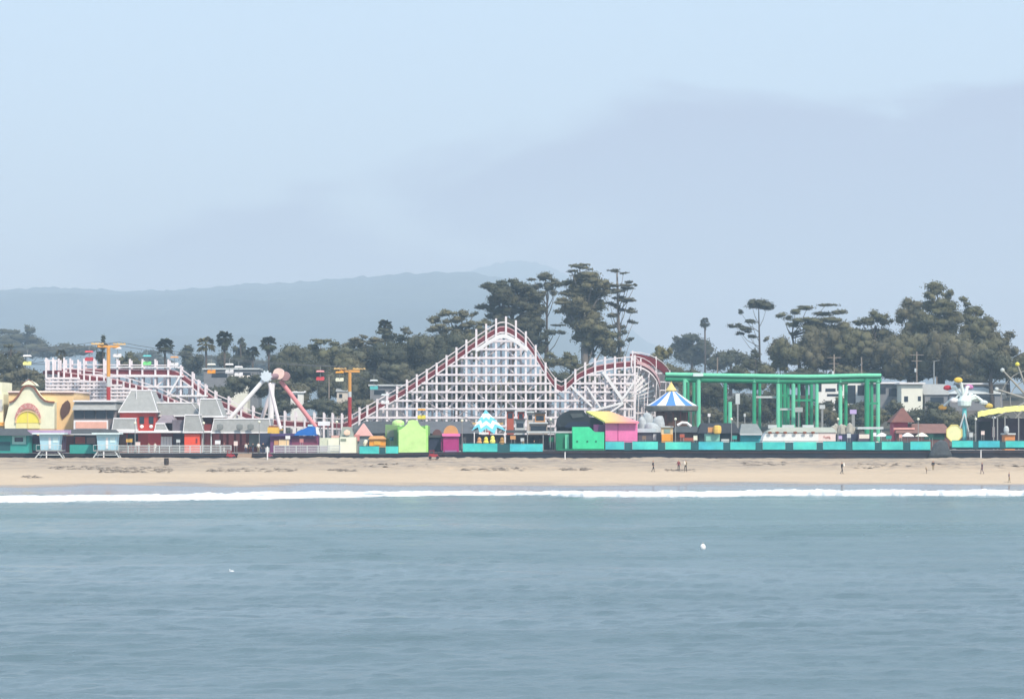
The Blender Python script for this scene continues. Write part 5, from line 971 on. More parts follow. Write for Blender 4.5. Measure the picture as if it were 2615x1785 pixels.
for px, Yk, yt, r_c in [(1748, 545.6, 968, .3), (1757, 552, 970, .26), (1772, 552, 970, .3), (1784, 545.6, 968, .36), (1852, 556, 972, .32), (1864, 546, 1026, .36), (1926, 546, 970, .34), (1987, 546, 972, .34), (1993, 555, 972, .3), (2003, 552, 972, .3), (2026, 546, 974, .34), (2060, 557, 974, .26), (2012, 558, 974, .32), (2040, 551, 974, .26), (2072, 552, 974, .3), (1940, 553, 972, .26), (2086, 546, 972, .3), (2146, 546, 972, .34), (2160, 556, 972, .3), (2214, 545.4, 968, .44), (2226, 553, 970, .3), (2242, 550, 968, .36)]:
    MB().tube([at_ground(px, Yk) + Vector((0, 0, -.2)), P(px, yt, Yk)], r_c, 12).build('column', STEELG if Yk > 550 else random.choice([STEELG, STEELGL]), gs)
for a, c_, pv, mm in [(1928, 1984, 1014, PALEG), (2030, 2086, 1022, STEELG), (1990, 2026, 1010, STEELG), (2216, 2242, 1030, STEELG), (1990, 2026, 1045, PALEG)]: MB().bar(P(a, pv, 547), P(c_, pv, 547), .3, .35).build('cross_beam', mm, gs)
MB().fb(2146, 2166, 966, 982, 545.5, 547).build('drive_housing', mat('dark moss housing', (60, 96, 76), .7, .2), gs)
for a in (1752, 1784, 1926, 1987, 2146, 2214, 2242): MB().tube([P(a, 969, 546) + Vector((0, 0, .15)), P(a, 976, 546)], .55, 12).build('flange', STEELGL, gs)
# things standing beneath it
def sign_post(px, top, bot, w, Y, mm, label, pw=2):
    h = root_at('signpost', label, 'sign', px, Y); MB().fb(px - w / 2, px + w / 2, top, bot, Y, Y + .25).build('board', mm, h); MB().fb(px - pw / 2, px + pw / 2, bot, None, Y + .05, Y + .2).build('post', GALV, h); return h
sign_post(1884, 1005, 1032, 11, 538, PALEG, 'tall pale banner sign under the green steel track', 4)
sign_post(1811, 1056, 1064, 7, 536, W, 'small white lamp sign beside the striped swing ride', 2.5)
sign_post(1902, 1056, 1064, 5, 538, PALEG, 'thin pale lamp post under the green steel track')
sign_post(2100, 1034, 1044, 14, 540, PALEG, 'pale round board on a tall grey post under the steel track', 5)
h = sign_post(2179, 1046, 1057, 17, 534, mat('lilac paint', (190, 170, 216)), 'lilac topped post tower among the kiddie rides', 8)
sign_post(2040, 1040, 1052, 20, 544, mat('sage grey board', (168, 176, 172)), 'sage grey board between two green steel columns', 3)
# roofs on the right side
def lowhall(label, a, b_, ye, yr, Y, D, wm, rm, inset=14):
    h = root_at('shop', label, 'shop', (a + b_) / 2, Y); MB().fb(a, b_, ye, None, Y, Y + D).build('wall', wm, h)
    MB().frus((PX(a - 4, Y), PX(b_ + 4, Y), Y - .7, Y + D + .6), PZ(ye, Y), (PX(a + inset, Y), PX(b_ - inset, Y), Y + D * .45, Y + D * .55), PZ(yr, Y)).build('roof', rm, h); return h
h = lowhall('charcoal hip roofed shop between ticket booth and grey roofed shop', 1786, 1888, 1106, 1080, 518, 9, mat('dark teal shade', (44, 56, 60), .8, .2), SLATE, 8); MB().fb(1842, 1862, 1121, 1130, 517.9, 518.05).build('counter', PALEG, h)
h = lowhall('light grey roofed shop with turquoise front', 1892, 1944, 1108, 1082, 516, 9, mat('turquoise wall', (64, 176, 186), .7, .12), mat('light grey roofing', (132, 138, 136), .85, .12), 6); MB().fb(1890, 1946, 1107, 1111, 515.1, 515.3).build('fascia', PALEG, h)
h = lowhall('dark brown arcade roof under the striped swing ride', 1720, 1790, 1104, 1088, 521, 8, mat('umber wall', (88, 66, 60), .8, .25), GREYD, 8); MB().fb(1736, 1788, 1118, 1126, 520.9, 521.1).build('counter', mat('rust counter', (170, 96, 76), .7, .2), h)
MB().tube([P(1730, 1086, 519), P(1742, 1079, 519), P(1754, 1080, 519), P(1765, 1089, 519)], .22, 8).build('curved_sign', W, h)
h = root_at('food_stand', 'aqua stand with yellow lantern shaped sign', 'stall', 1822, 507); MB().fb(1803, 1838, 1108, None, 507, 511).build('wall', mat('celadon wall', (132, 192, 176), .7, .12), h); MB().lathe(P(1832, 1097, 506.5), [(.3, -.7), (.6, -.55), (.66, 0), (.6, .55), (.3, .7)], 8).build('lantern_sign', mat('marigold paint', (240, 192, 96)), h); MB().fb(1808, 1824, 1091, 1104, 506.8, 507.2).build('sign_board', TAN, h); MB().fb(1806, 1834, 1104, 1108, 506.7, 511.3).build('roof', GREYD, h)
# long pale pink pavilion
h = root_at('pink_pavilion', 'long pale pink pavilion with scalloped grey roof edge', 'pavilion', 2040, 506)
MB().fp([(1946, 1130), (1950, 1116), (1956, 1106), (1962, 1103), (2090, 1103), (2090, 1130)], 506, 511).build('wall', mat('blush white wall', (252, 236, 230), .8, .04), h); MB().fb(2090, 2134, 1103, 1130, 506, 511).build('end_wall', PALEP, h); MB().fb(1946, 2134, 1130, None, 506.2, 511).build('base_wall', PALEG, h)
MB().frus((PX(1958, 505), PX(2140, 505), 505.8, 512), PZ(1104, 505), (PX(1975, 508), PX(2125, 508), 508, 510), PZ(1091, 508)).build('roof', mat('sage grey roof', (168, 172, 160), .85, .12), h)
for px in (1966, 1985, 2005, 2031, 2055, 2076): MB().lathe(P(px, 1104.5, 505.6), [(.02, -.25), (.3, -.1), (.34, .1), (.02, .2)], 8, 1, .4).build('scallop', BROWN, h)
for a, c_ in ((1962, 1984), (1998, 2028), (2050, 2078)): MB().fb(a, c_, 1085, 1094, 508.5, 509.5).build('roof_unit', PALEG, h)
mb = MB()
for a, b_, w in ((2103, 1113, 3), (2107, 1115, 6), (2112, 1114, 7), (2117, 1116, 4)): mb.fb(a, a + w, b_, b_ + 4.5, 505.94, 506.02)
mb.build('faded_emblem', mat('dusty rose emblem', (200, 150, 144)), h)
# kiddie ride clutter
h = stall('navy stall with grey rockwork roof between pink pavilion and lilac post', 2136, 2190, 1108, 512, 6, NAVY); 
mb = MB()
for k in range(9): px = 2128 + k * 7; mb.lathe(P(px, 1110, 513 + (k % 3)), [(.75, -.2), (.7, .4), (.45, 1.0 + .35 * math.sin(k * 2.3) + .3), (.06, 1.5 + .5 * math.sin(k * 2.3))], 7)
mb.build('rockwork', mat('grey buff rockwork', (168, 164, 152), .9, .25, 1.5), h)
h = stall('cream fronted stall under the end of the green steel track', 2192, 2222, 1108, 511, 4, mat('plum brown wall', (92, 80, 96), .8, .2)); MB().fb(2194, 2220, 1109, 1120, 510.9, 511.05).build('front', mat('bone panel', (226, 218, 204)), h); MB().fb(2190, 2256, 1090, 1096, 512, 515).build('canopy', PALEG, h); MB().fb(2250, 2252.5, 1096, None, 512.2, 512.4).build('post', GALV, h)
h = stall('red peaked stall with brown conical roof', 2282, 2318, 1078, 522, 5, mat('raspberry wall', (190, 84, 104), .7, .12)); MB().frus((PX(2276, 521), PX(2336, 521), 521, 528), PZ(1078, 521), (PX(2302, 524), PX(2308, 524), 524, 525), PZ(1042, 524)).build('roof', mat('terracotta roof', (122, 84, 76), .85, .15), h); MB().fb(2282, 2336, 1092, 1097, 520.5, 521).build('trim', mat('blush trim', (226, 170, 160)), h)
h = lowhall('long brown roofed shop behind the yellow octagon sign', 2290, 2425, 1106, 1082, 520, 8, mat('mahogany wall', (110, 82, 78), .8, .2), mat('cocoa roofing', (132, 100, 92), .85, .15), 6); MB().fb(2360, 2412, 1108, 1122, 519.9, 520.05).build('shopfront', mat('bottle green front', (36, 84, 74)), h)
for px, mm, lb in [(2252, W, 'white umbrella beside the cream fronted stall'), (2318, W, 'white umbrella in front of the red peaked stall'), (2354, CREAMY, 'cream umbrella before the brown roofed shop')]:
    b0 = at_ground(px, 509); um = thing('umbrella', lb, 'umbrella', b0); MB().tube([b0, b0 + Vector((0, 0, 2.6))], .04, 6).build('pole', GALV, um); MB().lathe(b0 + Vector((0, 0, 2.2)), [(1.1, 0), (.75, .3), (.3, .55), (.02, .65)], 8).build('canopy', mm, um)
h = root_at('octagon_sign', 'big pale yellow octagonal sign on the parapet', 'sign', 2437, 505); cc = P(2437, 1106, 505); mb = MB().fp([(2437 + 21 * math.cos(R(22.5 + 45 * k)), 1106 + 22 * math.sin(R(22.5 + 45 * k))) for k in range(8)][::-1], 504.8, 505.1); mb.build('board', mat('lemon cream board', (250, 242, 176)), h); MB().fb(2432, 2442, 1126, None, 504.9, 505.05).build('post', GALV, h); MB().tube([P(2437 + 21 * math.cos(R(22.5 + 45 * k)), 1106 + 22 * math.sin(R(22.5 + 45 * k)), 504.8) for k in range(9)], .1, 5).build('rim', mat('lemon rim', (232, 216, 130)), h)
# spinning flower ride
sp_ = root_at('spinner_ride', 'spinning ride with turquoise mast, white curved arms and coloured cars', 'amusement ride', 2463, 524)
bx_ = at_ground(2463, 524); hub = P(2463, 1030, 524); MB().tube([bx_, hub], .36, 12).build('mast', mat('light turquoise steel', (118, 210, 214), .5, .08), sp_); MB().lathe(hub + Vector((0, 0, -.4)), [(.4, -.4), (1.1, 0), (1.2, .8), (.8, 1.4), (.3, 2.0)], 14).build('hub', mat('ice white hub', (218, 236, 232), .6, .08), sp_)
for (px, py), mm in [((2447, 970), mat('mustard car', (226, 190, 76))), ((2420, 990), mat('crimson car', (170, 40, 54))), ((2475, 988), mat('orchid car', (190, 120, 170))), ((2407, 1040), mat('amber car', (206, 158, 66))), ((2525, 1036), mat('gold car', (214, 184, 90))), ((2494, 1020), W), ((2437, 1022), W), ((2512, 1028), PALEG)]:
    e = P(px, py, 524 + random.uniform(-3, 3)); m_ = hub.lerp(e, .55) + Vector((0, 0, 1.2)); MB().tube([hub + Vector((0, 0, .4)), m_, e], [.3, .26, .2], 8).build('arm', mat('ice white arm', (222, 236, 232), .6, .08), sp_)
    MB().lathe(e + Vector((0, 0, -.5)), [(.08, .05), (.48, .2), (.55, .5), (.4, .78), (.12, .92)], 8, 1.35, .8).build('car', mm, sp_)
MB().lathe(bx_, [(3.4, 0), (3.4, .5), (3.2, .6)], 20).build('platform', GREYD, sp_)
for s in (-1, 1): MB().tube([bx_ + Vector((s * 1.6 - .4, -1, 0)), P(2463, 1055, 523.5)], .14, 8).build('strut', PALEG, sp_)
# yellow canopy and the spoked wheel at the edge
h = root_at('scalloped_canopy', 'long pale yellow scalloped canopy over a dark arcade', 'pavilion', 2575, 516)
mb = MB(); YC = mat('butter yellow canvas', (248, 228, 132), .7, .08); n = 22
for k in range(n):
    a, c_ = 2497 + (2690 - 2497) * k / n, 2497 + (2690 - 2497) * (k + 1) / n; f = lambda q: 1056 - 17 * math.sin(min(1, (q - 2490) / 130) * 1.57) - 2.5 * abs(math.sin(q * .21)); 
    MB().hexa([P(a, f(a) + 12, 515), P(c_, f(c_) + 12, 515), P(c_, f(c_) + 10, 521), P(a, f(a) + 10, 521)], [P(a, f(a) + 4 - 3 * (k % 2), 515.3), P(c_, f(c_) + 4 - 3 * ((k + 1) % 2), 515.3), P(c_, f(c_) - 2, 518.5), P(a, f(a) - 2, 518.5)]).build('canvas_panel', YC, h)
MB().fb(2505, 2690, 1068, None, 519, 524).build('wall', mat('dark plum wall', (72, 58, 70), .8, .25), h)
for a in (2490, 2536, 2546, 2565, 2600): MB().fb(a, a + 3, 1062, None, 515.6, 515.8).build('post', GALV, h)
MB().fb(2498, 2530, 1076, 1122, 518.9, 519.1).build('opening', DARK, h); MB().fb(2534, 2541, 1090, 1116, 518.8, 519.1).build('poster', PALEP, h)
wl = root_at('spoked_ride', 'grey spoked wheel ride with bulb tipped arms at the end of the promenade', 'amusement ride', 2632, 527)
hc = P(2632, 1022, 527); MB().tube([at_ground(2632, 529), hc + Vector((0, 2, 0))], .4, 10).build('mast', GALV, wl); MB().tube([hc + Vector((0, -.6, 0)), hc + Vector((0, 2.3, 0))], .8, 12).build('hub', PALEG, wl)
SPK = mat('dull steel arms', (156, 152, 144), .6, .12)
for ex, ey, mm in [(2560, 945, PALEG), (2598, 930, YELL), (2640, 926, ORNG), (2545, 994, PALEG), (2690, 950, YELL), (2538, 1068, PALEG), (2572, 1095, ORNG), (2720, 1010, PALEG), (2700, 1085, PALEG)]:
    e = P(ex, ey, 527); MB().tube([hc, e], [.2, .13], 8).build('arm', SPK, wl); d = (e - hc).normalized(); MB().lathe(e + Vector((0, 0, -.3)), [(.05, -.05), (.3, .05), (.38, .3), (.28, .55), (.05, .65)], 10).build('bulb', mm, wl)
for r_w in (3.4, 5.0): MB().tube([hc + Vector((math.cos(a) * r_w, .3, math.sin(a) * r_w)) for a in np.linspace(0, 2 * math.pi, 33)], .08, 6).build('ring', SPK, wl)
h = stall('small orange cart booth below the yellow canopy', 2566, 2592, 1110, 508, 3, mat('terracotta orange', (214, 142, 84))); MB().fb(2564, 2594, 1106, 1110, 507.7, 511.3).build('roof', PALEG, h); MB().lathe(P(2570, 1097, 507.5), [(.3, -.6), (.45, -.2), (.4, .3), (.15, .6)], 9).build('figurehead', PALEG, h)
for i, (px, top, w, hgt, Yk, mm, lb) in enumerate([(330, 1120, 16, 9, 508, mat('saffron board', (226, 178, 88)), 'saffron menu board before the diner shopfront'), (352, 1128, 12, 10, 506, PALEP, 'pale pink menu board before the dark shopfront'), (455, 1122, 10, 8, 509, PALEG, 'pale grey signboard before the plum doorway'), (556, 1124, 14, 10, 508, W, 'white signboard before the faded rose panels'), (602, 1126, 10, 12, 507, PALEP, 'pale pink signboard near the sand ramp'), (735, 1112, 12, 9, 509, W, 'white signboard before the purple food stand'), (770, 1120, 10, 10, 508, mat('dusty rose board', (196, 130, 128)), 'dusty rose signboard before the purple food stand'), (1000, 1116, 10, 10, 506, TEALD, 'dark teal signboard beside the shade toned green wing'), (1186, 1116, 9, 12, 508, GREYD, 'dark signboard beside the magenta booth'), (1310, 1112, 14, 10, 510, TAN, 'tan signboard before the brown pavilion'), (1334, 1118, 9, 9, 508, PALEG, 'pale signboard before the brown pavilion'), (1408, 1116, 12, 12, 508, GRN, 'deep green signboard beside the pavilion post'), (1645, 1112, 10, 10, 507, mat('dim tan panel', (134, 112, 94), .8, .2), 'dim tan signboard before the dark grey counter'), (1742, 1108, 12, 9, 510, mat('rust panel', (178, 92, 70)), 'rust signboard below the white curved sign'), (1776, 1112, 10, 12, 509, CREAMY, 'cream signboard beside the rust counter'), (1876, 1112, 12, 10, 508, TEAL, 'teal signboard before the charcoal roofed shop'), (2146, 1112, 9, 9, 507, mat('lilac paint', (190, 170, 216)), 'lilac signboard beside the pale pink pavilion'), (2168, 1106, 10, 12, 509, PALEG, 'pale signboard before the grey rockwork'), (2234, 1104, 8, 10, 510, W, 'white signboard beside the cream fronted stall'), (2270, 1112, 14, 9, 508, TEAL, 'teal signboard before the red peaked stall'), (2300, 1108, 8, 10, 507, mat('blush trim', (226, 170, 160)), 'blush signboard before the red peaked stall'), (2378, 1108, 12, 10, 508, mat('bottle green front', (36, 84, 74)), 'bottle green signboard before the brown roofed shop'), (2480, 1104, 9, 12, 510, PALEG, 'pale signboard beside the turquoise mast'), (2510, 1100, 9, 10, 510, PALEP, 'pink signboard below the yellow canopy')]):
    h = root_at('signboard', lb, 'sign', px, Yk); MB().fb(px - w / 2, px + w / 2, top, top + hgt, Yk, Yk + .1).build('board', mm, h); MB().fb(px - w / 2 - .8, px + w / 2 + .8, top - 1.2, top, Yk - .05, Yk + .15).build('cap', GREYD, h)
    for q in (-.3, .3): MB().fb(px + q * w - .6, px + q * w + .6, top + hgt, None, Yk + .02, Yk + .08).build('leg', GALV, h)
for px, Yk, ht, lb in [(345, 506, 4.6, 'lamp post before the red tower wall'), (520, 507, 4.6, 'lamp post beside the orange red bay'), (662, 506, 4.8, 'lamp post at the end of the restaurant porch'), (860, 508, 4.8, 'lamp post behind the cream block stand'), (1180, 507, 4.8, 'lamp post beside the magenta booth'), (1406, 508, 4.8, 'lamp post before the brown pavilion'), (1725, 507, 4.8, 'lamp post beside the orange ticket booth'), (1868, 507, 4.8, 'lamp post between the two grey roofed shops'), (2140, 507, 4.8, 'lamp post at the end of the pale pink pavilion'), (2345, 508, 4.8, 'lamp post before the brown roofed shop'), (2492, 508, 4.8, 'lamp post at the corner of the yellow canopy')]:
    b0 = at_ground(px, Yk); q = thing('lamp_post', lb, 'lamp post', b0, 'promenade lamp posts'); MB().tube([b0, b0 + Vector((0, 0, ht))], [.08, .05], 8).build('shaft', GALV, q); MB().lathe(b0 + Vector((0, 0, ht)), [(.08, 0), (.2, .1), (.22, .28), (.1, .42)], 10).build('globe', CREAMY, q); MB().lathe(b0, [(.16, 0), (.14, .4), (.08, .5)], 8).build('base', GREYD, q)
# grey canvas heap over the parapet gap
b0 = Vector((PX(2402, 499.4), 499.4, PZ(1163, 499.4))); mb = MB(); mb.lathe(b0, [(1.9, -.35), (1.8, .3), (1.35, 1.1), (1.05, 1.9), (.7, 2.3), (.1, 2.42)], 12, 1, .28); mb.v = [(x + .15 * math.sin(z * 4), y, z + .12 * math.sin(x * 5)) for x, y, z in mb.v]
o = mb.build('tarpaulin', mat('grey tarpaulin', (74, 80, 84), .9, .3, 1.5, bump=.5), None, True); o.data.transform(Matrix.Translation(-b0)); o.location = b0; tag(o, 'grey tarpaulin draped over the parapet gap by the yellow octagon sign', 'tarpaulin')
# ------------------------------------------------------------------ beach things
SAND = mat('packed sand ramp', (150, 126, 104), .95, .15)
x0, x1 = PX(607, 499), PX(642, 499); o = MB().hexa([(x0, 497.2, 3.6), (x1, 497.2, 3.6), (x1, 500, 3.6), (x0, 500, 3.6)], [(x0, 497.2, 4.0), (x1, 497.2, 4.0), (x1, 500.05, 4.75), (x0, 500.05, 4.75)]).build('beach_ramp', SAND); o['kind'] = 'structure'
kv, kf = [], []
for a, b_, t_, u, n in [(130, 260, 1190, 1198, 46), (255, 440, 1193, 1207, 120), (60, 110, 1215, 1220, 12), (530, 760, 1196, 1205, 60), (840, 910, 1198, 1204, 30), (1180, 1340, 1195, 1202, 50), (1430, 1510, 1195, 1201, 34), (1700, 1790, 1198, 1203, 20), (1900, 2020, 1180, 1188, 46), (2180, 2330, 1182, 1196, 70), (2320, 2450, 1181, 1187, 40), (2540, 2615, 1184, 1192, 30), (900, 1100, 1184, 1192, 24)]:
    for _ in range(n):
        p = beach_at(random.uniform(a, b_), random.uniform(t_, u)); L = random.uniform(.25, .9); w = random.uniform(.12, .35); hh = random.uniform(.06, .18); o0 = len(kv)
        kv += [(p.x - L, p.y, p.z - .03), (p.x - L * .3, p.y - w, p.z + hh * .5), (p.x + L, p.y, p.z - .03), (p.x + L * .2, p.y + w, p.z + hh * .5), (p.x + random.uniform(-.3, .3) * L, p.y, p.z + hh)]
        kf += [(o0 + i, o0 + (i + 1) % 4, o0 + 4) for i in range(4)]
ko = bpy.data.objects.new('kelp', np_mesh('kelp', kv, np.array(kf), mat('dry kelp and damp sand', (.25, .20, .158), .9, .3, .6, raw=True, island=.3))); COL.objects.link(ko); ko['kind'] = 'stuff'; tag(ko, 'dark scattered kelp and churned sand across the upper beach', 'kelp')
def cart(px, w, label, mm):
    base = beach_at(px, 1171.5); base.y = min(base.y, 498.6); root = thing('beach_cart', label, 'cart', base); L = w * base.y / F
    MB().frus((base.x - L / 2, base.x + L / 2, base.y - .5, base.y + .5), base.z + .3, (base.x - L * .42, base.x + L * .3, base.y - .45, base.y + .45), base.z + .72).build('body', mm, root)
    mb = MB(); mb.box(base.x - L * .4, base.x + L * .02, base.y - .4, base.y + .4, base.z + .72, base.z + .8)
    for a in (-.38, 0): 
        for s in (-.36, .36): mb.bar((base.x + L * a, base.y + s, base.z + .7), (base.x + L * a, base.y + s, base.z + 1.25), .06)
    mb.box(base.x - L * .44, base.x + L * .06, base.y - .46, base.y + .46, base.z + 1.25, base.z + 1.32); mb.build('roll_frame', mm, root)
    for a in (-.34, .34):
        for s in (-.5, .5): MB().tube([(base.x + L * a, base.y + s - .1, base.z + .22), (base.x + L * a, base.y + s + .1, base.z + .22)], .24, 12).build('wheel', SLATE, root)
CR = mat('lifeguard red', (158, 44, 50), .5, .1)
cart(590, 24, 'red beach buggy parked by the sand ramp', CR); cart(689, 16, 'small dull red buggy beside the white flag post', mat('dull raspberry', (136, 66, 84), .6, .1)); cart(1108, 28, 'red beach buggy parked below the navy shed', CR)
b0 = beach_at(683, 1174); fp_ = thing('flag_post', 'white post on the sand beside the small buggy', 'post', b0); MB().tube([b0 + Vector((0, 0, -.2)), b0 + Vector((0, 0, 2.1))], .1, 8).build('shaft', W, fp_); MB().box(b0.x - .3, b0.x + .3, b0.y - .04, b0.y + .04, b0.z + 1.2, b0.z + 1.95).build('board', PALEG, fp_)
b0 = beach_at(425, 1187); br = thing('litter_barrel', 'dark litter barrel standing alone on the sand', 'barrel', b0); MB().lathe(b0 + Vector((0, 0, -.05)), [(.3, 0), (.36, .3), (.36, .7), (.32, .95)], 14).build('drum', mat('dark oil drum', (62, 54, 50), .6, .3), br); MB().lathe(b0 + Vector((0, 0, .88)), [(.36, 0), (.37, .06), (.3, .12)], 14).build('rim', SLATE, br)
for px, py, ht, wh in [(1443, 1172, 1.0, 'dark green kiosk side'), (2505, 1168, 1.1, 'yellow canopy')]:
    b0 = beach_at(px, py); q = thing('marker_post', 'short white marker post at the sea wall foot below the ' + wh, 'post', b0, 'marker posts'); MB().tube([b0 + Vector((0, 0, -.2)), b0 + Vector((0, 0, ht))], .09, 8).build('shaft', W, q); MB().lathe(b0 + Vector((0, 0, ht)), [(.12, 0), (.12, .08), (.03, .14)], 8).build('cap', PALEG, q)
# birds and a buoy on the water
sz = lambda x, y: float(sea_h(np.array([[x]]), np.array([[y]]))[0, 0])
def on_sea(px, py): Yq = F * CH / (py - HY); return Vector((PX(px, Yq), Yq, sz(PX(px, Yq), Yq)))
b0 = on_sea(1795, 1401); by = thing('buoy', 'small white mooring buoy floating on open water', 'buoy', b0); MB().lathe(b0 + Vector((0, 0, -.14)), [(.05, 0), (.17, .08), (.21, .24), (.17, .4), (.07, .5)], 14).build('float', W, by, True); MB().lathe(b0 + Vector((0, 0, .34)), [(.05, 0), (.05, .1), (.02, .14)], 8).build('ring_head', GALV, by)
for px, py, lb in [(592, 1461, 'white gull sitting on the water')]:
    b0 = on_sea(px, py); mb = MB(); mb.lathe(b0 + Vector((0, 0, -.04)), [(.02, 0), (.06, .02), (.08, .06), (.06, .1), (.02, .125)], 10, 1.9, 1); o = mb; g_ = thing('gull', lb, 'bird', b0); mb.build('body', W, g_, True); MB().lathe(b0 + Vector((-.12, 0, .07)), [(.012, 0), (.03, .03), (.034, .06), (.012, .09)], 8).build('head', W, g_, True)

# ------------------------------------------------------------------ people
def person(base, h, shirt, trousers, label, yaw=0.0, stride=.0, carry=None, hat=None, bend=0.0):
    s = h / 1.75; root = thing('person', label, 'person', base); root.rotation_euler = (0, 0, yaw)
    J = {'pel': (0, 0, .95), 'spi': (0, .02 + bend * .1, 1.15), 'che': (0, .0 + bend * .3, 1.36), 'nec': (0, bend * .38, 1.50), 'hd': (0, bend * .42 - .01, 1.60), 'top': (0, bend * .42, 1.73),
         'lh': (-.10, 0, .92), 'lk': (-.11, -stride * .5 - .03, .50), 'la': (-.11, -stride + .06, .09), 'lt': (-.11, -stride - .12, .04), 'rh': (.10, 0, .92), 'rk': (.11, stride * .25 - .03, .50), 'ra': (.11, stride + .05, .10), 'rt': (.11, stride - .12, .04),
         'ls': (-.19, bend * .3, 1.40), 'le': (-.25, .05 + stride * .3 + bend * .2, 1.12), 'lw': (-.25, -.10 + stride * .4, .88), 'lf': (-.24, -.13 + stride * .4, .79), 'rs': (.19, bend * .3, 1.40), 're': (.25, .05 - stride * .3 + bend * .2, 1.12), 'rw': (.25, -.10 - stride * .4, .88), 'rf': (.24, -.13 - stride * .4, .79)}
    if carry: J['re'] = (.24, -.10, 1.14); J['rw'] = (.08, -.26, 1.18); J['rf'] = (.0, -.28, 1.2); J['le'] = (-.24, -.10, 1.14); J['lw'] = (-.08, -.26, 1.14); J['lf'] = (.0, -.28, 1.14)
    Rd = {'pel': .145, 'spi': .13, 'che': .16, 'nec': .06, 'hd': .095, 'top': .07, 'lh': .09, 'lk': .062, 'la': .042, 'lt': .038, 'rh': .09, 'rk': .062, 'ra': .042, 'rt': .038, 'ls': .07, 'le': .046, 'lw': .034, 'lf': .03, 'rs': .07, 're': .046, 'rw': .034, 'rf': .03}
    ks = list(J); ed = [('pel', 'spi'), ('spi', 'che'), ('che', 'nec'), ('nec', 'hd'), ('hd', 'top'), ('pel', 'lh'), ('lh', 'lk'), ('lk', 'la'), ('la', 'lt'), ('pel', 'rh'), ('rh', 'rk'), ('rk', 'ra'), ('ra', 'rt'), ('che', 'ls'), ('ls', 'le'), ('le', 'lw'), ('lw', 'lf'), ('che', 'rs'), ('rs', 're'), ('re', 'rw'), ('rw', 'rf')]
    me = bpy.data.meshes.new('sk'); me.from_pydata([tuple(c * s for c in J[k]) for k in ks], [(ks.index(a), ks.index(b_)) for a, b_ in ed], []); tmp = bpy.data.objects.new('sk', me); COL.objects.link(tmp)
    sk = tmp.modifiers.new('s', 'SKIN'); tmp.modifiers.new('u', 'SUBSURF').levels = 1
    for v, k in zip(me.skin_vertices[0].data, ks): v.radius = (Rd[k] * s, Rd[k] * s); v.use_root = (k == 'pel')
    me2 = bpy.data.meshes.new_from_object(tmp.evaluated_get(bpy.context.evaluated_depsgraph_get())); bpy.data.objects.remove(tmp)
    skin = mat('skin', (196, 150, 124), .6, .05); hair = mat('dark hair', (52, 40, 34), .7, .2)
    for m_ in (skin, mat(*shirt), mat(*trousers), hair): me2.materials.append(m_)
    for p in me2.polygons:
        z = p.center.z / s; x = abs(p.center.x / s); p.use_smooth = True
        p.material_index = 3 if (z > 1.66 or (z > 1.58 and p.center.y / s > bend * .42 + .03)) else 0 if z > 1.47 else 1 if (z > .98 and x < .3) else 0 if (x > .2 and z > .6) else 2 if z > .12 else 3
    o = bpy.data.objects.new('body', me2); COL.objects.link(o); o.parent = root
    if carry:
        mb = MB(); mb.lathe((0, -.3 * s, 1.0 * s), [(.05, 0), (.13, .08), (.15, .25), (.1, .42), (.09, .5), (.03, .6)], 10); mb.v = [(x + base.x, y + base.y, z + base.z) for x, y, z in mb.v]; mb.build('bundle', mat(*carry), root, True)
    return root
DK = ('charcoal cloth', (58, 56, 60)); BLK = ('black cloth', (40, 38, 42)); REDC = ('maroon cloth', (120, 52, 56)); KH = ('khaki cloth', (142, 128, 98)); WH = ('white cloth', (232, 226, 214)); BL = ('denim cloth', (70, 80, 104)); PLM = ('plum cloth', (104, 82, 92))
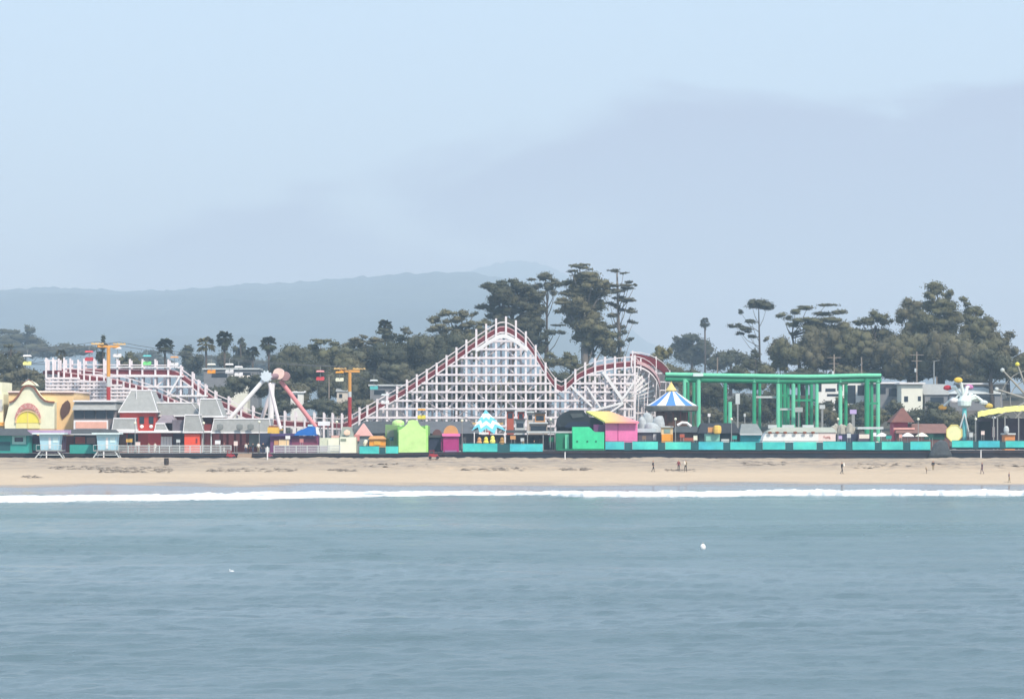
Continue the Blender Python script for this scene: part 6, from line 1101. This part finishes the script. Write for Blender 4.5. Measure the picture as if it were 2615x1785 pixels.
for px, py, hh, sh_, tr_, lb, yaw, st, ca in [
    (1668, 1205, 1.68, DK, BLK, 'person in charcoal walking on the sand below the orange ticket booth', 1.4, .22, None),
    (1733, 1203, 1.62, REDC, DK, 'person in maroon top standing on the sand with companion', .2, .06, None),
    (1751, 1205, 1.70, KH, DK, 'person in khaki beside the one in maroon, carrying a white towel', -.5, .1, WH),
    (2150, 1210, 1.72, BLK, DK, 'person in black carrying a white bundle across the sand', 1.2, .2, WH),
    (2383, 1203, 1.55, DK, KH, 'person in charcoal top and khaki trousers on the sand by a child', .3, .05, None),
    (2366, 1209, 1.0, KH, DK, 'small child in khaki bending on the sand', .9, .1, None),
    (2508, 1210, 1.7, PLM, PLM, 'person in plum clothes walking near the water', -1.3, .2, None),
    (2577, 1232, 1.5, PLM, KH, 'person in plum top and khaki at the edge of the wet sand', 1.5, .15, None)]:
    person(beach_at(px, py), hh, sh_, tr_, lb, yaw, st, ca, bend=.4 if 'bending' in lb else 0)
i = 0
for px, Yp, sh_, tr_, lb in [(628, 502, WH, BL, 'person in white shirt and denim leaning at the gap in the railing'), (634, 503, BLK, BLK, 'person all in black at the gap in the railing'), (646, 502.4, DK, BL, 'person in charcoal and denim at the gap in the railing'), (660, 503.4, WH, KH, 'person in white shirt and khaki near the white flag post'), (672, 502.2, BLK, DK, 'person in black top near the white flag post'), (572, 504, REDC, WH, 'person in maroon and white before the red restaurant'), (396, 505, WH, WH, 'person all in white before the white restaurant doors'), (380, 506, KH, BL, 'person in khaki top and denim before the crimson panel'), (1336, 503, KH, DK, 'person in khaki top behind the turquoise parapet by the pavilion'), (1364, 504, DK, BL, 'person in charcoal and denim under the white roof edge'), (1770, 503, REDC, BL, 'person in maroon and denim behind the parapet by the rust counter'), (2240, 503, WH, BL, 'person in white and denim behind the parapet by the white umbrella')]:
    person(at_ground(px, Yp), 1.7 + .06 * math.sin(px), sh_, tr_, lb, px * 1.3, .1)

# ------------------------------------------------------------------ sea haze
hm = bpy.data.materials.new('sea haze'); hm.use_nodes = True; t = hm.node_tree; t.nodes.clear(); o_ = N(t, 'ShaderNodeOutputMaterial'); v = N(t, 'ShaderNodeVolumePrincipled')
v.inputs['Color'].default_value = (.60, .80, 1.0, 1); v.inputs['Absorption Color'].default_value = (.36, .25, .25, 1); v.inputs['Density'].default_value = 2.1e-4; v.inputs['Anisotropy'].default_value = 0.0
t.links.new(v.outputs[0], o_.inputs['Volume'])
hz = MB().box(-9500, 9500, -900, 15200, -4, 730).build('haze', hm); hz['kind'] = 'stuff'; tag(hz, 'thin pale sea haze over the bay and town', 'haze')
